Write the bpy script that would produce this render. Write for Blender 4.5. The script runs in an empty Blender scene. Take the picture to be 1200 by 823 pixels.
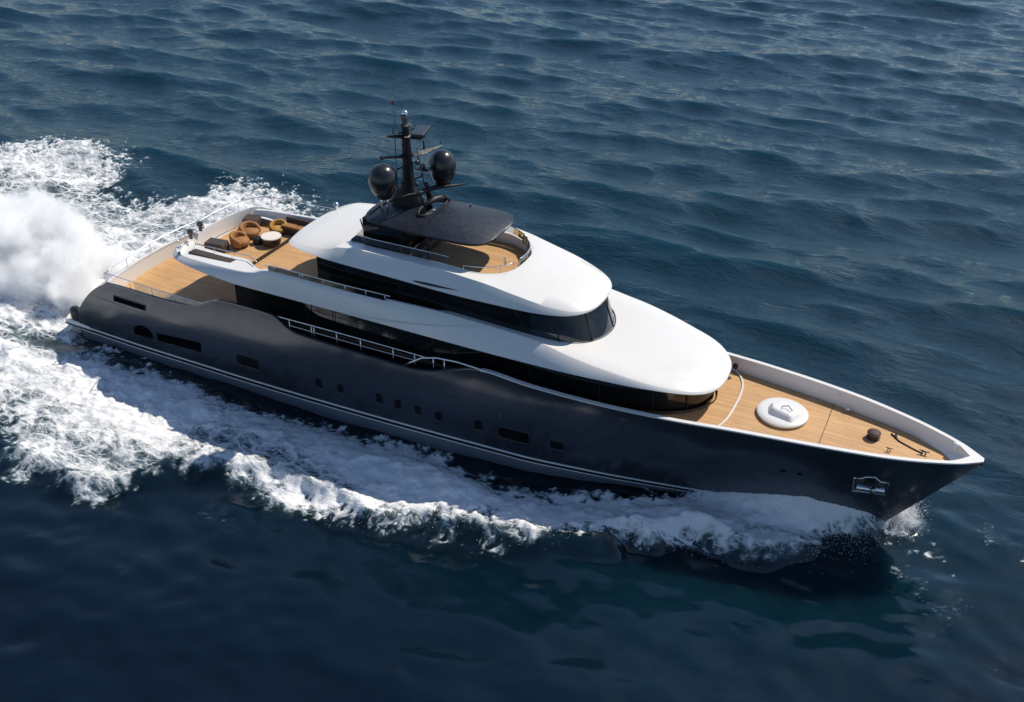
import bpy, bmesh, math, random
import numpy as np
from mathutils import Matrix, Vector

random.seed(7)
rng = np.random.default_rng(11)
S = bpy.context.scene
COL = S.collection

# ------------------------------------------------------------------ camera
CAM = np.array([46.833, -39.314, 31.997])
YAW, PITCH, ROLL, FPX = 0.45375, 0.56456, 0.009, 1191.63
def cam_basis():
    cy, sy = math.cos(YAW), math.sin(YAW)
    f = np.array([-sy*math.cos(PITCH), cy*math.cos(PITCH), -math.sin(PITCH)])
    r0 = np.array([cy, sy, 0.0]); u0 = np.cross(r0, f)
    r = math.cos(ROLL)*r0 + math.sin(ROLL)*u0
    u = -math.sin(ROLL)*r0 + math.cos(ROLL)*u0
    return r, u, f
_r, _u, _f = cam_basis()
cd = bpy.data.cameras.new("camera"); co = bpy.data.objects.new("camera", cd); COL.objects.link(co)
cd.sensor_width = 36.0; cd.lens = FPX/1200.0*36.0; cd.clip_start = 0.5; cd.clip_end = 12000
co.matrix_world = Matrix(((_r[0], _u[0], -_f[0], CAM[0]), (_r[1], _u[1], -_f[1], CAM[1]),
                          (_r[2], _u[2], -_f[2], CAM[2]), (0, 0, 0, 1)))
S.camera = co

# ------------------------------------------------------------------ light
SUN_DIR = np.array([0.40, 0.73, 1.0]); SUN_DIR /= np.linalg.norm(SUN_DIR)
SUN_EL = math.asin(SUN_DIR[2]); SUN_AZ = math.atan2(SUN_DIR[0], SUN_DIR[1])
w = bpy.data.worlds.new("World"); S.world = w; w.use_nodes = True
wn = w.node_tree.nodes; wl = w.node_tree.links
sky = wn.new("ShaderNodeTexSky"); sky.sky_type = 'NISHITA'; sky.sun_disc = False
sky.sun_elevation = SUN_EL; sky.sun_rotation = SUN_AZ
sky.air_density = 1.0; sky.dust_density = 0.25; sky.ozone_density = 3.0
wl.new(sky.outputs[0], wn["Background"].inputs[0]); wn["Background"].inputs[1].default_value = 0.102
sd = bpy.data.lights.new("sun", 'SUN'); sd.energy = 4.2; sd.angle = math.radians(0.5); sd.color = (1.0, 0.925, 0.81)
so = bpy.data.objects.new("sun", sd); COL.objects.link(so)
so.rotation_euler = Vector(SUN_DIR).to_track_quat('Z', 'Y').to_euler(); so.location = (30, 60, 80)

S.view_settings.view_transform = 'Standard'; S.view_settings.look = 'None'
S.view_settings.exposure = 0.15; S.view_settings.gamma = 1.0
S.cycles.max_bounces = 12; S.cycles.diffuse_bounces = 3; S.cycles.glossy_bounces = 4
S.cycles.transparent_max_bounces = 16; S.cycles.volume_bounces = 12; S.cycles.transmission_bounces = 4
S.cycles.caustics_reflective = False; S.cycles.caustics_refractive = False
S.cycles.sample_clamp_indirect = 5.0; S.cycles.sample_clamp_direct = 12.0
S.cycles.use_denoising = True

# ------------------------------------------------------------------ helpers
class NT:
    """small wrapper for node trees"""
    def __init__(s, name):
        s.m = bpy.data.materials.new(name); s.m.use_nodes = True
        s.t = s.m.node_tree; s.n = s.t.nodes; s.l = s.t.links
        s.b = s.n["Principled BSDF"]; s.out = s.n["Material Output"]
    def new(s, k, **kw):
        o = s.n.new(k)
        for a, v in kw.items(): setattr(o, a, v)
        return o
    def link(s, a, b): s.l.new(a, b)
    def set(s, **kw):
        for k, v in kw.items():
            i = s.b.inputs[k.replace('_', ' ')]
            i.default_value = (*v, 1.0) if isinstance(v, tuple) and len(v) == 3 else v
    def math(s, op, a, b=None, c=None, clamp=False):
        o = s.new("ShaderNodeMath", operation=op, use_clamp=clamp)
        for i, x in enumerate((a, b, c)):
            if x is None: continue
            if isinstance(x, (int, float)): o.inputs[i].default_value = x
            else: s.link(x, o.inputs[i])
        return o.outputs[0]
    def ramp(s, x, lo, hi, a=0.0, b=1.0, smooth=True):
        o = s.new("ShaderNodeMapRange"); o.clamp = True
        if smooth: o.interpolation_type = 'SMOOTHSTEP'
        s.link(x, o.inputs[0])
        for i, v in zip((1, 2, 3, 4), (lo, hi, a, b)): o.inputs[i].default_value = v
        return o.outputs[0]
    def noise(s, vec, scale, detail=4, rough=0.55, dist=0.0):
        o = s.new("ShaderNodeTexNoise"); o.inputs["Scale"].default_value = scale
        o.inputs["Detail"].default_value = detail; o.inputs["Roughness"].default_value = rough
        o.inputs["Distortion"].default_value = dist
        if vec is not None: s.link(vec, o.inputs["Vector"])
        return o.outputs[0]
    def pos(s, scale=(1, 1, 1), rot=0.0):
        g = s.new("ShaderNodeNewGeometry"); mp = s.new("ShaderNodeMapping")
        mp.inputs["Scale"].default_value = scale; mp.inputs["Rotation"].default_value = (0, 0, rot)
        s.link(g.outputs["Position"], mp.inputs[0]); return mp.outputs[0]
    def mixc(s, fac, a, b):
        o = s.new("ShaderNodeMix", data_type='RGBA')
        if isinstance(fac, float): o.inputs[0].default_value = fac
        else: s.link(fac, o.inputs[0])
        for i, x in ((6, a), (7, b)):
            if isinstance(x, tuple): o.inputs[i].default_value = (*x, 1)
            else: s.link(x, o.inputs[i])
        return o.outputs[2]
    def bump(s, h, strength=0.3, dist=0.1, normal=None):
        o = s.new("ShaderNodeBump"); o.inputs["Strength"].default_value = strength
        o.inputs["Distance"].default_value = dist; s.link(h, o.inputs["Height"])
        if normal is not None: s.link(normal, o.inputs["Normal"])
        return o.outputs[0]

def simple(name, col, rough=0.5, metal=0.0, coat=0.0, var=0.06, vscale=1.5, spec=0.5, bump=0.0, bscale=40):
    t = NT(name); t.set(Roughness=rough, Metallic=metal); t.b.inputs["Coat Weight"].default_value = coat
    t.b.inputs["Coat Roughness"].default_value = 0.06; t.b.inputs["Specular IOR Level"].default_value = spec
    p = t.pos(); n = t.noise(p, vscale, 5, 0.6)
    a = tuple(c*(1-var) for c in col); b = tuple(min(1, c*(1+var)) for c in col)
    t.link(t.mixc(n, a, b), t.b.inputs["Base Color"])
    t.link(t.ramp(t.noise(p, vscale*2.3, 4), 0.3, 0.7, max(0.02, rough*0.85), min(1, rough*1.15)), t.b.inputs["Roughness"])
    if bump: t.link(t.bump(t.noise(p, bscale, 3), bump, 0.01), t.b.inputs["Normal"])
    return t.m

M = {}
M['white'] = simple("white_gelcoat", (0.735, 0.72, 0.695), 0.28, 0, 0.35, 0.02, 0.4)
M['lining'] = simple("grey_white_lining", (0.74, 0.735, 0.72), 0.45, 0, 0.0, 0.05, 0.8)
M['glass'] = simple("black_glass", (0.006, 0.007, 0.008), 0.06, 0, 0.0, 0.1, 0.6, 0.6)
M['portglass'] = simple("dark_port_glass", (0.004, 0.004, 0.005), 0.15, 0, 0.0, 0.1, 0.6, 0.25)
M['windscreen'] = simple("tinted_windscreen", (0.012, 0.018, 0.028), 0.05, 0, 0.0, 0.1, 0.6, 0.8)
M['black'] = simple("satin_black_paint", (0.005, 0.006, 0.009), 0.55, 0.0, 0.0, 0.15, 3)
M['hardtop'] = simple("matt_black_hardtop", (0.005, 0.008, 0.016), 0.5, 0.0, 0.0, 0.1, 2)
M['panel'] = simple("charcoal_panel", (0.009, 0.014, 0.025), 0.46, 0.0, 0.0, 0.1, 2)
M['radome'] = simple("radome_black", (0.014, 0.015, 0.018), 0.30, 0.0, 0.1, 0.15, 2)
M['steel'] = simple("polished_steel", (0.72, 0.73, 0.75), 0.22, 1.0, 0, 0.05, 3)
M['darksteel'] = simple("dark_steel", (0.10, 0.10, 0.11), 0.35, 0.8, 0, 0.1, 3)
M['stripe'] = simple("white_boot_stripe", (0.74, 0.75, 0.77), 0.35, 0, 0.2, 0.04, 1)
M['bottom'] = simple("grey_bottom_paint", (0.13, 0.15, 0.18), 0.35, 0, 0.2, 0.15, 0.5)
M['interior'] = simple("dark_recess", (0.003, 0.003, 0.004), 0.9, 0, 0, 0.1, 2, 0.02)
M['wicker'] = simple("brown_wicker", (0.055, 0.032, 0.024), 0.7, 0, 0, 0.25, 8, bump=0.4, bscale=30)
M['orange'] = simple("orange_upholstery", (0.31, 0.14, 0.045), 0.8, 0, 0, 0.12, 6, bump=0.3, bscale=25)
M['yellow'] = simple("yellow_upholstery", (0.45, 0.25, 0.05), 0.8, 0, 0, 0.12, 6, bump=0.3, bscale=25)
M['cushion'] = simple("pale_cushion", (0.70, 0.64, 0.58), 0.85, 0, 0, 0.06, 6, bump=0.3, bscale=25)
M['brownpanel'] = simple("brown_panel", (0.06, 0.042, 0.032), 0.5, 0, 0, 0.25, 3)
M['red'] = simple("red_cloth", (0.5, 0.04, 0.04), 0.8)
M['clearglass'] = None

def mk_glass():
    t = NT("clear_balustrade_glass")
    tr = t.new("ShaderNodeBsdfTransparent"); tr.inputs[0].default_value = (0.62, 0.68, 0.72, 1)
    gl = t.new("ShaderNodeBsdfGlossy"); gl.inputs["Roughness"].default_value = 0.05
    gl.inputs[0].default_value = (0.8, 0.85, 0.9, 1)
    fr = t.new("ShaderNodeFresnel"); fr.inputs[0].default_value = 1.5
    n = t.noise(t.pos(), 1.0, 3)
    mx = t.new("ShaderNodeMixShader")
    t.link(t.math('ADD', t.math('MULTIPLY', fr.outputs[0], 1.2), t.math('MULTIPLY', n, 0.08)), mx.inputs[0])
    t.link(tr.outputs[0], mx.inputs[1]); t.link(gl.outputs[0], mx.inputs[2]); t.link(mx.outputs[0], t.out.inputs[0])
    return t.m
M['clearglass'] = mk_glass()

def mk_hull():
    t = NT("gunmetal_hull_paint")
    p = t.pos((0.35, 0.35, 1.0)); n = t.noise(p, 0.5, 5, 0.6, 0.6)
    t.link(t.mixc(n, (0.035, 0.045, 0.064), (0.040, 0.050, 0.070)), t.b.inputs["Base Color"])
    t.set(Metallic=0.45); t.b.inputs["Coat Weight"].default_value = 0.55
    t.b.inputs["Coat Roughness"].default_value = 0.11
    t.link(t.ramp(n, 0.35, 0.65, 0.24, 0.28), t.b.inputs["Roughness"])
    # very slight fairing unevenness of painted plating
    t.link(t.bump(t.noise(t.pos((0.5, 0.5, 1.2)), 0.7, 2), 0.10, 0.12), t.b.inputs["Normal"])
    return t.m
M['hull'] = mk_hull()

def mk_teak(name, base=(0.55, 0.318, 0.138)):
    t = NT(name); t.set(Roughness=0.62)
    g = t.new("ShaderNodeNewGeometry"); sx = t.new("ShaderNodeSeparateXYZ"); t.link(g.outputs["Position"], sx.inputs[0])
    f = t.math('FRACT', t.math('MULTIPLY', sx.outputs[1], 1/0.11))
    line = t.math('LESS_THAN', f, 0.09)
    row = t.math('FLOOR', t.math('MULTIPLY', sx.outputs[1], 1/0.11))
    wn_ = t.new("ShaderNodeTexWhiteNoise", noise_dimensions='2D'); cb = t.new("ShaderNodeCombineXYZ")
    xs = t.math('FLOOR', t.math('ADD', t.math('MULTIPLY', sx.outputs[0], 0.45), t.math('MULTIPLY', row, 0.37)))
    t.link(xs, cb.inputs[0]); t.link(row, cb.inputs[1]); t.link(cb.outputs[0], wn_.inputs[0])
    grain = t.noise(t.pos((1.2, 14, 1)), 1.6, 5, 0.6)
    stain = t.noise(t.pos(), 0.45, 4, 0.6)
    v = t.math('ADD', t.math('MULTIPLY', wn_.outputs[0], 0.30), t.math('ADD', t.math('MULTIPLY', grain, 0.45), t.math('MULTIPLY', stain, 0.45)))
    c = t.mixc(t.ramp(v, 0.25, 0.95), tuple(x*0.78 for x in base), tuple(min(1, x*1.16) for x in base))
    c2 = t.mixc(t.math('MULTIPLY', line, 0.55), c, (0.05, 0.035, 0.025))
    t.link(c2, t.b.inputs["Base Color"])
    return t.m
M['teak'] = mk_teak("teak_planking")

YACHT = bpy.data.objects.new("motor_yacht", None); COL.objects.link(YACHT)
YACHT.location = (25.0, 0, 0)
YACHT["label"] = "long dark grey motor yacht with white roofs and teak decks cutting through the sea"
YACHT["category"] = "yacht"

def link_obj(name, me, mats, parent=None, smooth=True):
    for mm in (mats if isinstance(mats, (list, tuple)) else [mats]): me.materials.append(mm)
    if smooth is True:
        me.polygons.foreach_set("use_smooth", np.ones(len(me.polygons), dtype=bool))
    o = bpy.data.objects.new(name, me); COL.objects.link(o)
    if parent is not None:
        o.parent = parent
        loc = parent.location if parent.parent is None else Vector((0, 0, 0))   # a part's own origin is the world's
        o.matrix_parent_inverse = Matrix.Translation(-loc)
    return o

class MB:
    """collects shapes, then links them as one mesh object"""
    def __init__(s): s.v = []; s.f = []; s.mi = []
    def add(s, vs, fs, mi=0):
        k = len(s.v); s.v += [tuple(map(float, x)) for x in vs]; s.f += [tuple(i+k for i in f) for f in fs]; s.mi += [mi]*len(fs)
    def grid(s, P, mi=0, close_u=False, close_v=False):
        P = np.asarray(P, float); n, m = P.shape[:2]; fs = []
        for i in range(n if close_u else n-1):
            for j in range(m if close_v else m-1):
                a = i*m+j; b = i*m+(j+1) % m; c = ((i+1) % n)*m+(j+1) % m; d = ((i+1) % n)*m+j
                fs.append((a, b, c, d))
        s.add(P.reshape(-1, 3), fs, mi)
    def box(s, c, size, rz=0.0, mi=0, taper=1.0):
        hx, hy, hz = size[0]/2, size[1]/2, size[2]/2; R = np.array([[math.cos(rz), -math.sin(rz)], [math.sin(rz), math.cos(rz)]])
        vs = []
        for z, tp in ((-hz, 1.0), (hz, taper)):
            for x, y in ((-hx, -hy), (hx, -hy), (hx, hy), (-hx, hy)):
                q = R @ np.array([x*tp, y*tp]); vs.append((c[0]+q[0], c[1]+q[1], c[2]+z))
        s.add(vs, [(0, 3, 2, 1), (4, 5, 6, 7), (0, 1, 5, 4), (1, 2, 6, 5), (2, 3, 7, 6), (3, 0, 4, 7)], mi)
    def tube(s, pts, r, seg=8, mi=0, closed=False):
        P = np.asarray(pts, float); n = len(P)
        rr = np.broadcast_to(np.asarray(r, float), (n,))
        rings = []
        for i in range(n):
            a = P[(i-1) % n] if (closed or i > 0) else P[i]; b = P[(i+1) % n] if (closed or i < n-1) else P[i]
            d = b-a; d /= (np.linalg.norm(d)+1e-9)
            h = np.array([0, 0, 1.0]) if abs(d[2]) < 0.9 else np.array([1.0, 0, 0])
            u = np.cross(d, h); u /= np.linalg.norm(u); v = np.cross(d, u)
            rings.append([P[i]+rr[i]*(math.cos(t)*u+math.sin(t)*v) for t in np.linspace(0, 2*math.pi, seg, endpoint=False)])
        s.grid(np.array(rings), mi, closed, True)
        if not closed:
            k = len(s.v)-n*seg
            s.f.append(tuple(range(k, k+seg))); s.mi.append(mi)
            s.f.append(tuple(range(k+(n-1)*seg, k+n*seg))[::-1]); s.mi.append(mi)
    def lathe(s, c, prof, seg=24, sx=1.0, sy=1.0, mi=0):
        rings = [[(c[0]+r*sx*math.cos(t), c[1]+r*sy*math.sin(t), c[2]+z) for t in np.linspace(0, 2*math.pi, seg, endpoint=False)] for r, z in prof]
        s.grid(np.array(rings), mi, False, True)
    def poly(s, pts, mi=0): s.add(pts, [tuple(range(len(pts)))], mi)
    def prism(s, outline, z0, z1, mi=0):
        n = len(outline)
        s.add([(x, y, z0) for x, y in outline]+[(x, y, z1) for x, y in outline],
              [tuple(range(n))[::-1], tuple(range(n, 2*n))]+[(i, (i+1) % n, n+(i+1) % n, n+i) for i in range(n)], mi)
    def build(s, name, mat, parent=YACHT, smooth=False, bevel=0.0, auto=None, sub=0, weld=True, recalc=True):
        me = bpy.data.meshes.new(name); me.from_pydata(s.v, [], s.f)
        me.polygons.foreach_set("material_index", s.mi)
        bm = bmesh.new(); bm.from_mesh(me)
        if weld: bmesh.ops.remove_doubles(bm, verts=bm.verts, dist=0.0005)
        if recalc: bmesh.ops.recalc_face_normals(bm, faces=bm.faces)
        if auto is not None:
            for e in bm.edges:
                if len(e.link_faces) == 2 and e.calc_face_angle(0) > math.radians(auto): e.smooth = False
        bm.to_mesh(me); bm.free()
        o = link_obj(name, me, mat, parent, smooth or auto is not None)
        if bevel:
            md = o.modifiers.new("bevel", 'BEVEL'); md.width = bevel; md.segments = 2; md.limit_method = 'ANGLE'; md.angle_limit = math.radians(40)
        if sub:
            md = o.modifiers.new("sub", 'SUBSURF'); md.levels = sub; md.render_levels = sub
        return o

def lerp_tab(T):
    T = np.array(T, float)
    x, y = T[:, 0], T[:, 1]
    # monotone-ish cubic (Catmull-Rom limited) interpolation
    d = np.diff(y)/np.diff(x); m = np.zeros_like(y); m[1:-1] = np.where(d[:-1]*d[1:] > 0, 2*d[:-1]*d[1:]/(d[:-1]+d[1:]+1e-12), 0); m[0] = d[0]; m[-1] = d[-1]
    def f(q):
        q = np.clip(np.asarray(q, float), x[0], x[-1]); i = np.clip(np.searchsorted(x, q)-1, 0, len(x)-2)
        h = x[i+1]-x[i]; t = (q-x[i])/h
        return (2*t**3-3*t**2+1)*y[i]+(t**3-2*t**2+t)*h*m[i]+(-2*t**3+3*t**2)*y[i+1]+(t**3-t**2)*h*m[i+1]
    return f
def sstep(x, a, b):
    t = np.clip((x-a)/(b-a), 0, 1); return t*t*(3-2*t)

# ================================================================== THE YACHT
# hull lines: half breadth at the rail, ratio at the waterline, rail height
B_TOP = lerp_tab([(0, 3.9), (2, 4.05), (4, 4.13), (8, 4.3), (14, 4.4), (20, 4.4), (26, 4.3), (30, 4.13), (34, 3.76), (37, 3.38), (40, 2.98),
                  (42, 2.70), (44, 2.36), (45, 2.15), (46, 1.90), (47, 1.6), (48, 1.22), (49, 0.76), (49.6, 0.36), (50, 0.05)])
B_RAT = lerp_tab([(0, .95), (10, .95), (20, .93), (26, .91), (30, .87), (34, .78), (37, .69), (40, .58), (43, .47), (46, .36), (50, .30)])
Z_TOP = lerp_tab([(4.03, 4.32), (5, 4.4), (8, 4.46), (10.1, 4.56), (10.8, 4.72), (11.8, 5.2), (12.5, 5.48), (13.6, 5.57), (15.3, 5.58), (16.1, 5.50), (16.6, 5.25), (17.0, 5.0),
                  (17.6, 4.85), (20, 4.78), (24.3, 4.72), (25.3, 4.86), (26.6, 5.30), (27.6, 5.62), (28.3, 5.68), (30.5, 5.49), (34.5, 5.30), (37, 5.27),
                  (40, 5.36), (42, 5.38), (44, 5.37), (46, 5.32), (48, 5.27), (50, 5.20)])
X_AFT = lerp_tab([(-1.2, 0.7), (0.0, 0.85), (0.9, 0.95), (1.72, 1.15), (2.2, 1.5), (2.82, 2.05), (3.4, 2.65), (3.8, 3.18), (4.32, 4.03), (5.6, 5.6)])
def x_stem(z): return 46.45+(np.asarray(z)/5.2)*3.55
KN = lerp_tab([(0, 3.3), (9, 3.1), (17, 3.5), (27, 3.55), (31, 3.75), (50, 4.4)])
def hull_pt(xb, z):
    """starboard-positive half breadth point for station xb at height z -> (x, halfbreadth)"""
    x = xb
    if xb > 30: x = 30+(xb-30)*(x_stem(z)-30)/20.0
    elif xb < 10: x = 10-(10-xb)*(10-X_AFT(z))/(10-4.03)
    r = B_RAT(xb); t = np.clip(z/5.3, -0.25, 1.0)
    y = B_TOP(xb)*(1-(1-r)*(1-t)**1.35)
    k = KN(xb)
    if z > k: y -= 0.055*(z-k)*sstep(34.0-xb, 0, 10)
    if z < 0.2: y -= 0.10*(0.2-z)*B_TOP(xb)/4
    return float(x), float(max(y, 0.01))
def hull_y(x, z):
    xb = x
    if x > 30: xb = 30+(x-30)*20.0/(x_stem(z)-30)
    elif x < 10: xb = 10-(10-x)*(10-4.03)/(10-float(X_AFT(z)))
    return hull_pt(min(max(xb, 4.03), 50), z)[1]

XB = np.unique(np.concatenate([np.linspace(4.03, 10, 14), np.linspace(10, 18, 50), np.linspace(18, 24, 14), np.linspace(24, 29, 26), np.linspace(29, 46, 42), np.linspace(46, 50, 22)]))
NR = 26
hull = MB()
side = {}
for sgn in (-1, 1):
    P = []
    for xb in XB:
        zt = float(Z_TOP(xb)); col = []
        for z in np.concatenate([np.linspace(-1.2, 3.0, 15), np.linspace(3.0, zt, NR-14)[1:]]):
            x, y = hull_pt(xb, z); col.append((x, sgn*y, z))
        P.append(col)
    P = np.array(P); side[sgn] = P; hull.grid(P)
# transom, bowed slightly aft
tr = []
for k in range(P.shape[1]):
    a, b = side[-1][0, k], side[1][0, k]; row = []
    for u in np.linspace(0, 1, 13):
        q = a+(b-a)*u; q = q.copy(); q[0] -= 0.45*(1-(2*u-1)**2); row.append(q)
    tr.append(row)
hull.grid(np.array(tr)); TR = np.array(tr)
HULL = hull.build("hull", M['hull'], smooth=True, auto=35)

def ribbon(z0, z1, x0, x1, off, sgn=-1, n=160):
    """a narrow band that follows the hull plating, proud of it by off"""
    P = []
    for x in np.linspace(x0, x1, n):
        a, b = float(z0(x)), float(z1(x)); col = []
        for z, o in ((a, 0.0), (a, off), (b, off), (b, 0.0)):
            col.append((x, sgn*(hull_y(x, z)+o), z))
        P.append(col)
    return np.array(P)
STR = lerp_tab([(0.9, .70), (4.75, .72), (11.8, .83), (17, .88), (22.3, .99), (27.2, 1.06), (31.7, .94), (35.8, .76), (38.6, .69), (42, .62)])
for sgn in (-1, 1):
    m = MB(); m.grid(ribbon(lambda x: STR(x)-.035, lambda x: STR(x)+.055, 1.0, 41.5, .035, sgn)); m.build("boot_stripe", M['stripe'], smooth=True, auto=40)
    m = MB(); m.grid(ribbon(lambda x: STR(x)-.29, lambda x: STR(x)-.235, 1.0, 38.5, .03, sgn)); m.build("boot_stripe", M['stripe'], smooth=True, auto=40)
    m = MB(); m.grid(ribbon(lambda x: STR(x)-.235, lambda x: STR(x)-.035, 1.0, 41.0, .014, sgn)); m.build("boot_top_band", M['black'], smooth=True, auto=40)
    m = MB(); m.grid(np.array([[(x, sgn*(hull_y(x, z)+.014), z) for z in np.linspace(-1.0, float(STR(x))-.29, 12)] for x in np.linspace(1.0, 40.0, 160)])); m.build("bottom_paint", M['bottom'], smooth=True, auto=40)
    m = MB(); m.grid(ribbon(lambda x: KN(x)-.02, lambda x: KN(x)+.025, 3.6, 31.5, .012, sgn)); m.build("styling_line", M['darksteel'], smooth=True, auto=40)

def patch(pts, off, sgn=-1, sub=6):
    """polygon given as (x, z) on the hull, made into a curved plate"""
    m = MB(); n = len(pts)
    out = [(x, sgn*(hull_y(x, z)+off), z) for x, z in pts]
    m.poly(out); inn = [(x, sgn*(hull_y(x, z)-.03), z) for x, z in pts]
    m.add(out+inn, [(i, (i+1) % n, n+(i+1) % n, n+i) for i in range(n)])
    return m
def rounded(x0, z0, x1, z1, r, slant=0.0, n=4, dz=0.0):
    pts = []
    for cx, cz, a0 in ((x1-r, z1-r, 0), (x0+r, z1-r, 90), (x0+r, z0+r, 180), (x1-r, z0+r, 270)):
        for k in range(n+1):
            a = math.radians(a0+90*k/n); x = cx+r*math.cos(a); z = cz+r*math.sin(a)
            pts.append((x+slant*(z-z0), z+dz*(x-x0)))
    return pts
def window(x0, z0, x1, z1, r, name, slant=0.1, sgn=-1, frame=True):
    pts = rounded(x0, z0, x1, z1, r, slant)
    o = patch(pts, .012, sgn).build(name, M['portglass'])
    if frame:
        m = MB(); m.tube([(x, sgn*(hull_y(x, z)+.008), z) for x, z in pts],   .022, 6, closed=True); m.build("window_frame", M['darksteel'], o, smooth=True)
    return o
for sgn in (-1, 1):
    for x0, x1, z0, z1 in ((18.28, 18.70, 1.76, 2.46), (19.68, 20.06, 1.86, 2.47), (22.03, 22.42, 1.97, 2.62), (23.12, 23.50, 1.95, 2.60), (24.27, 24.64, 1.94, 2.58),
                           (25.43, 25.82, 1.95, 2.57), (27.58, 28.02, 2.02, 2.70)):
        window(x0, z0, x1, z1, .1, "porthole", 0.08, sgn)
    window(28.9, 1.90, 30.5, 2.64, .17, "hull_window", 0.0, sgn)
    window(31.5, 1.95, 32.2, 2.52, .08, "hull_window", 0.03, sgn)
    window(13.15, 1.72, 14.65, 2.46, .15, "hull_window", 0.05, sgn)
    patch([(5.6, 1.46), (7.0, 1.52), (7.05, 1.9), (6.85, 2.14), (6.5, 2.24), (6.1, 2.2), (5.78, 2.02), (5.6, 1.75)], .012, sgn).build("shell_door_recess", M['interior'])
    patch([(7.4, 1.56), (10.45, 1.70), (10.62, 1.80), (10.72, 2.28), (10.62, 2.36), (7.4, 2.04)], .012, sgn).build("hull_window", M['interior'])
    o = patch(rounded(4.5, 3.36, 6.95, 3.72, .03, 0.2, dz=.01), .012, sgn).build("mooring_slot", M['interior'])
    m = MB(); m.tube([(x, sgn*(hull_y(x, z)+.01), z) for x, z in rounded(4.5, 3.36, 6.95, 3.72, .03, 0.2, dz=.01)], .025, 6, closed=True); m.build("slot_frame", M['darksteel'], o, smooth=True)
    for x0, x1, z in ((20.2, 21.0, 3.62), (21.7, 22.2, 3.72), (21.9, 22.3, 3.5), (23.8, 24.7, 3.58), (25.9, 26.9, 3.56)):
        patch(rounded(x0, z, x1, z+.07, .02), .016, sgn).build("vent_slot", M['darksteel'])
    for x in (42.2, 42.9):
        patch([(x+.12*math.cos(a), 3.39+.07*math.sin(a)) for a in np.linspace(0, 2*math.pi, 12, endpoint=False)], .012, sgn).build("fairlead", M['interior'])
    patch(rounded(36.2, 2.62, 36.85, 2.67, .02), .014, sgn).build("vent_slot", M['darksteel'])

# anchor pocket
for sgn in (-1, 1):
    def hp(x, z, o=0.0): return (x, sgn*(hull_y(x, z)+o), z)
    outl = [(45.18, 2.72), (46.52, 2.68), (46.56, 3.62), (46.2, 3.66), (45.95, 3.95), (45.6, 3.9), (45.45, 3.74), (45.15, 3.72)]
    o = patch(outl, .015, sgn).build("anchor_pocket", M['darksteel'])
    m = MB(); m.tube([hp(x, z, .02) for x, z in outl], .035, 6, closed=True); m.build("pocket_rim", M['steel'], o, smooth=True)
    m = MB()
    m.tube([hp(45.28, 3.18, .10), hp(46.42, 3.12, .10)], .17, 12)
    m.tube([hp(45.28, 2.88, .06), hp(46.42, 2.84, .06)], .09, 10)
    m.build("pocket_roller", M['steel'], o, smooth=True, auto=40)
    m = MB()
    m.tube([hp(45.95, 3.75, .16), hp(46.0, 3.3, .32), hp(45.98, 3.0, .3)], [.07, .08, .06], 8)
    m.tube([hp(45.5, 3.62, .22), hp(45.72, 3.75, .3), hp(46.0, 3.70, .34), hp(46.25, 3.5, .3)], [.04, .09, .1, .04], 8)
    m.build("anchor", M['black'], o, smooth=True, auto=40)
    m = MB(); m.lathe(hp(46.02, 3.33, .33), [(0, -.09), (.08, -.07), (.1, 0), (.08, .07), (0, .09)], 12); m.build("anchor_shackle", M['white'], o, smooth=True)

# bulwark lining, cap rail
Z_DECK = lambda x: 3.38 if x < 29 else 4.62
def rail_path(x0, x1, sgn, n=150, top=0.0, inset=0.0):
    out = []
    for xb in np.linspace(x0, x1, n):
        z = float(Z_TOP(xb)); x, y = hull_pt(xb, z); out.append((x, sgn*max(y-inset, 0.0), z+top))
    return out
cap = MB(); lin = MB()
XR = np.unique(np.concatenate([np.linspace(4.03, 46, 230), np.linspace(46, 49.93, 50)]))
for sgn in (-1, 1):
    C = []; L = []
    for xb in XR:
        zt = float(Z_TOP(xb)); x, y = hull_pt(xb, zt)
        wd = 0.19 if xb > 28 else 0.12
        yi = max(y-wd, 0.0)
        if xb > 48.6: yi = max(y-wd-0.5*(xb-48.6)**1.3, 0.0)
        C.append([(x, sgn*(y+.012), zt-.045), (x, sgn*(y+.018), zt+.03), (x, sgn*yi, zt+.03), (x, sgn*yi, zt-.05)])
        zd = Z_DECK(xb)-.05
        yd = hull_pt(xb, max(zd, 0))[1]
        L.append([(x, sgn*max(yi+.01, 0), zt-.02), (x-.0, sgn*max(min(yi, yd-wd), 0), (zt+zd)/2), (x-(0.35*max(0, xb-47) if xb > 47 else 0), sgn*max(min(yi, yd-wd-.02), 0), zd)])
    k = int(np.searchsorted(XR, 24.0)); k2 = int(np.searchsorted(XR, 28.0))
    cap.grid(np.array(C)[k2:]); lin.grid(np.array(L))
    cc = MB(); cc.grid(np.array(C)[:k2+1]); cc.build("cap_rail", M['hull'], auto=30)
# transom part of rail and lining
T = TR[-1]
ct = MB(); ct.grid(np.array([[q+np.array([-.02, 0, -.04]), q+np.array([-.02, 0, .03]), q+np.array([.16, 0, .03]), q+np.array([.16, 0, -.04])] for q in T])); ct.build("cap_rail", M['white'], auto=30)
lin.grid(np.array([[q+np.array([.14, 0, -.02]), q+np.array([.16, 0, 3.3-q[2]])] for q in T]))
cap.build("cap_rail", M['white'], auto=30)
lin.build("bulwark_lining", M['lining'], auto=40)

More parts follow.
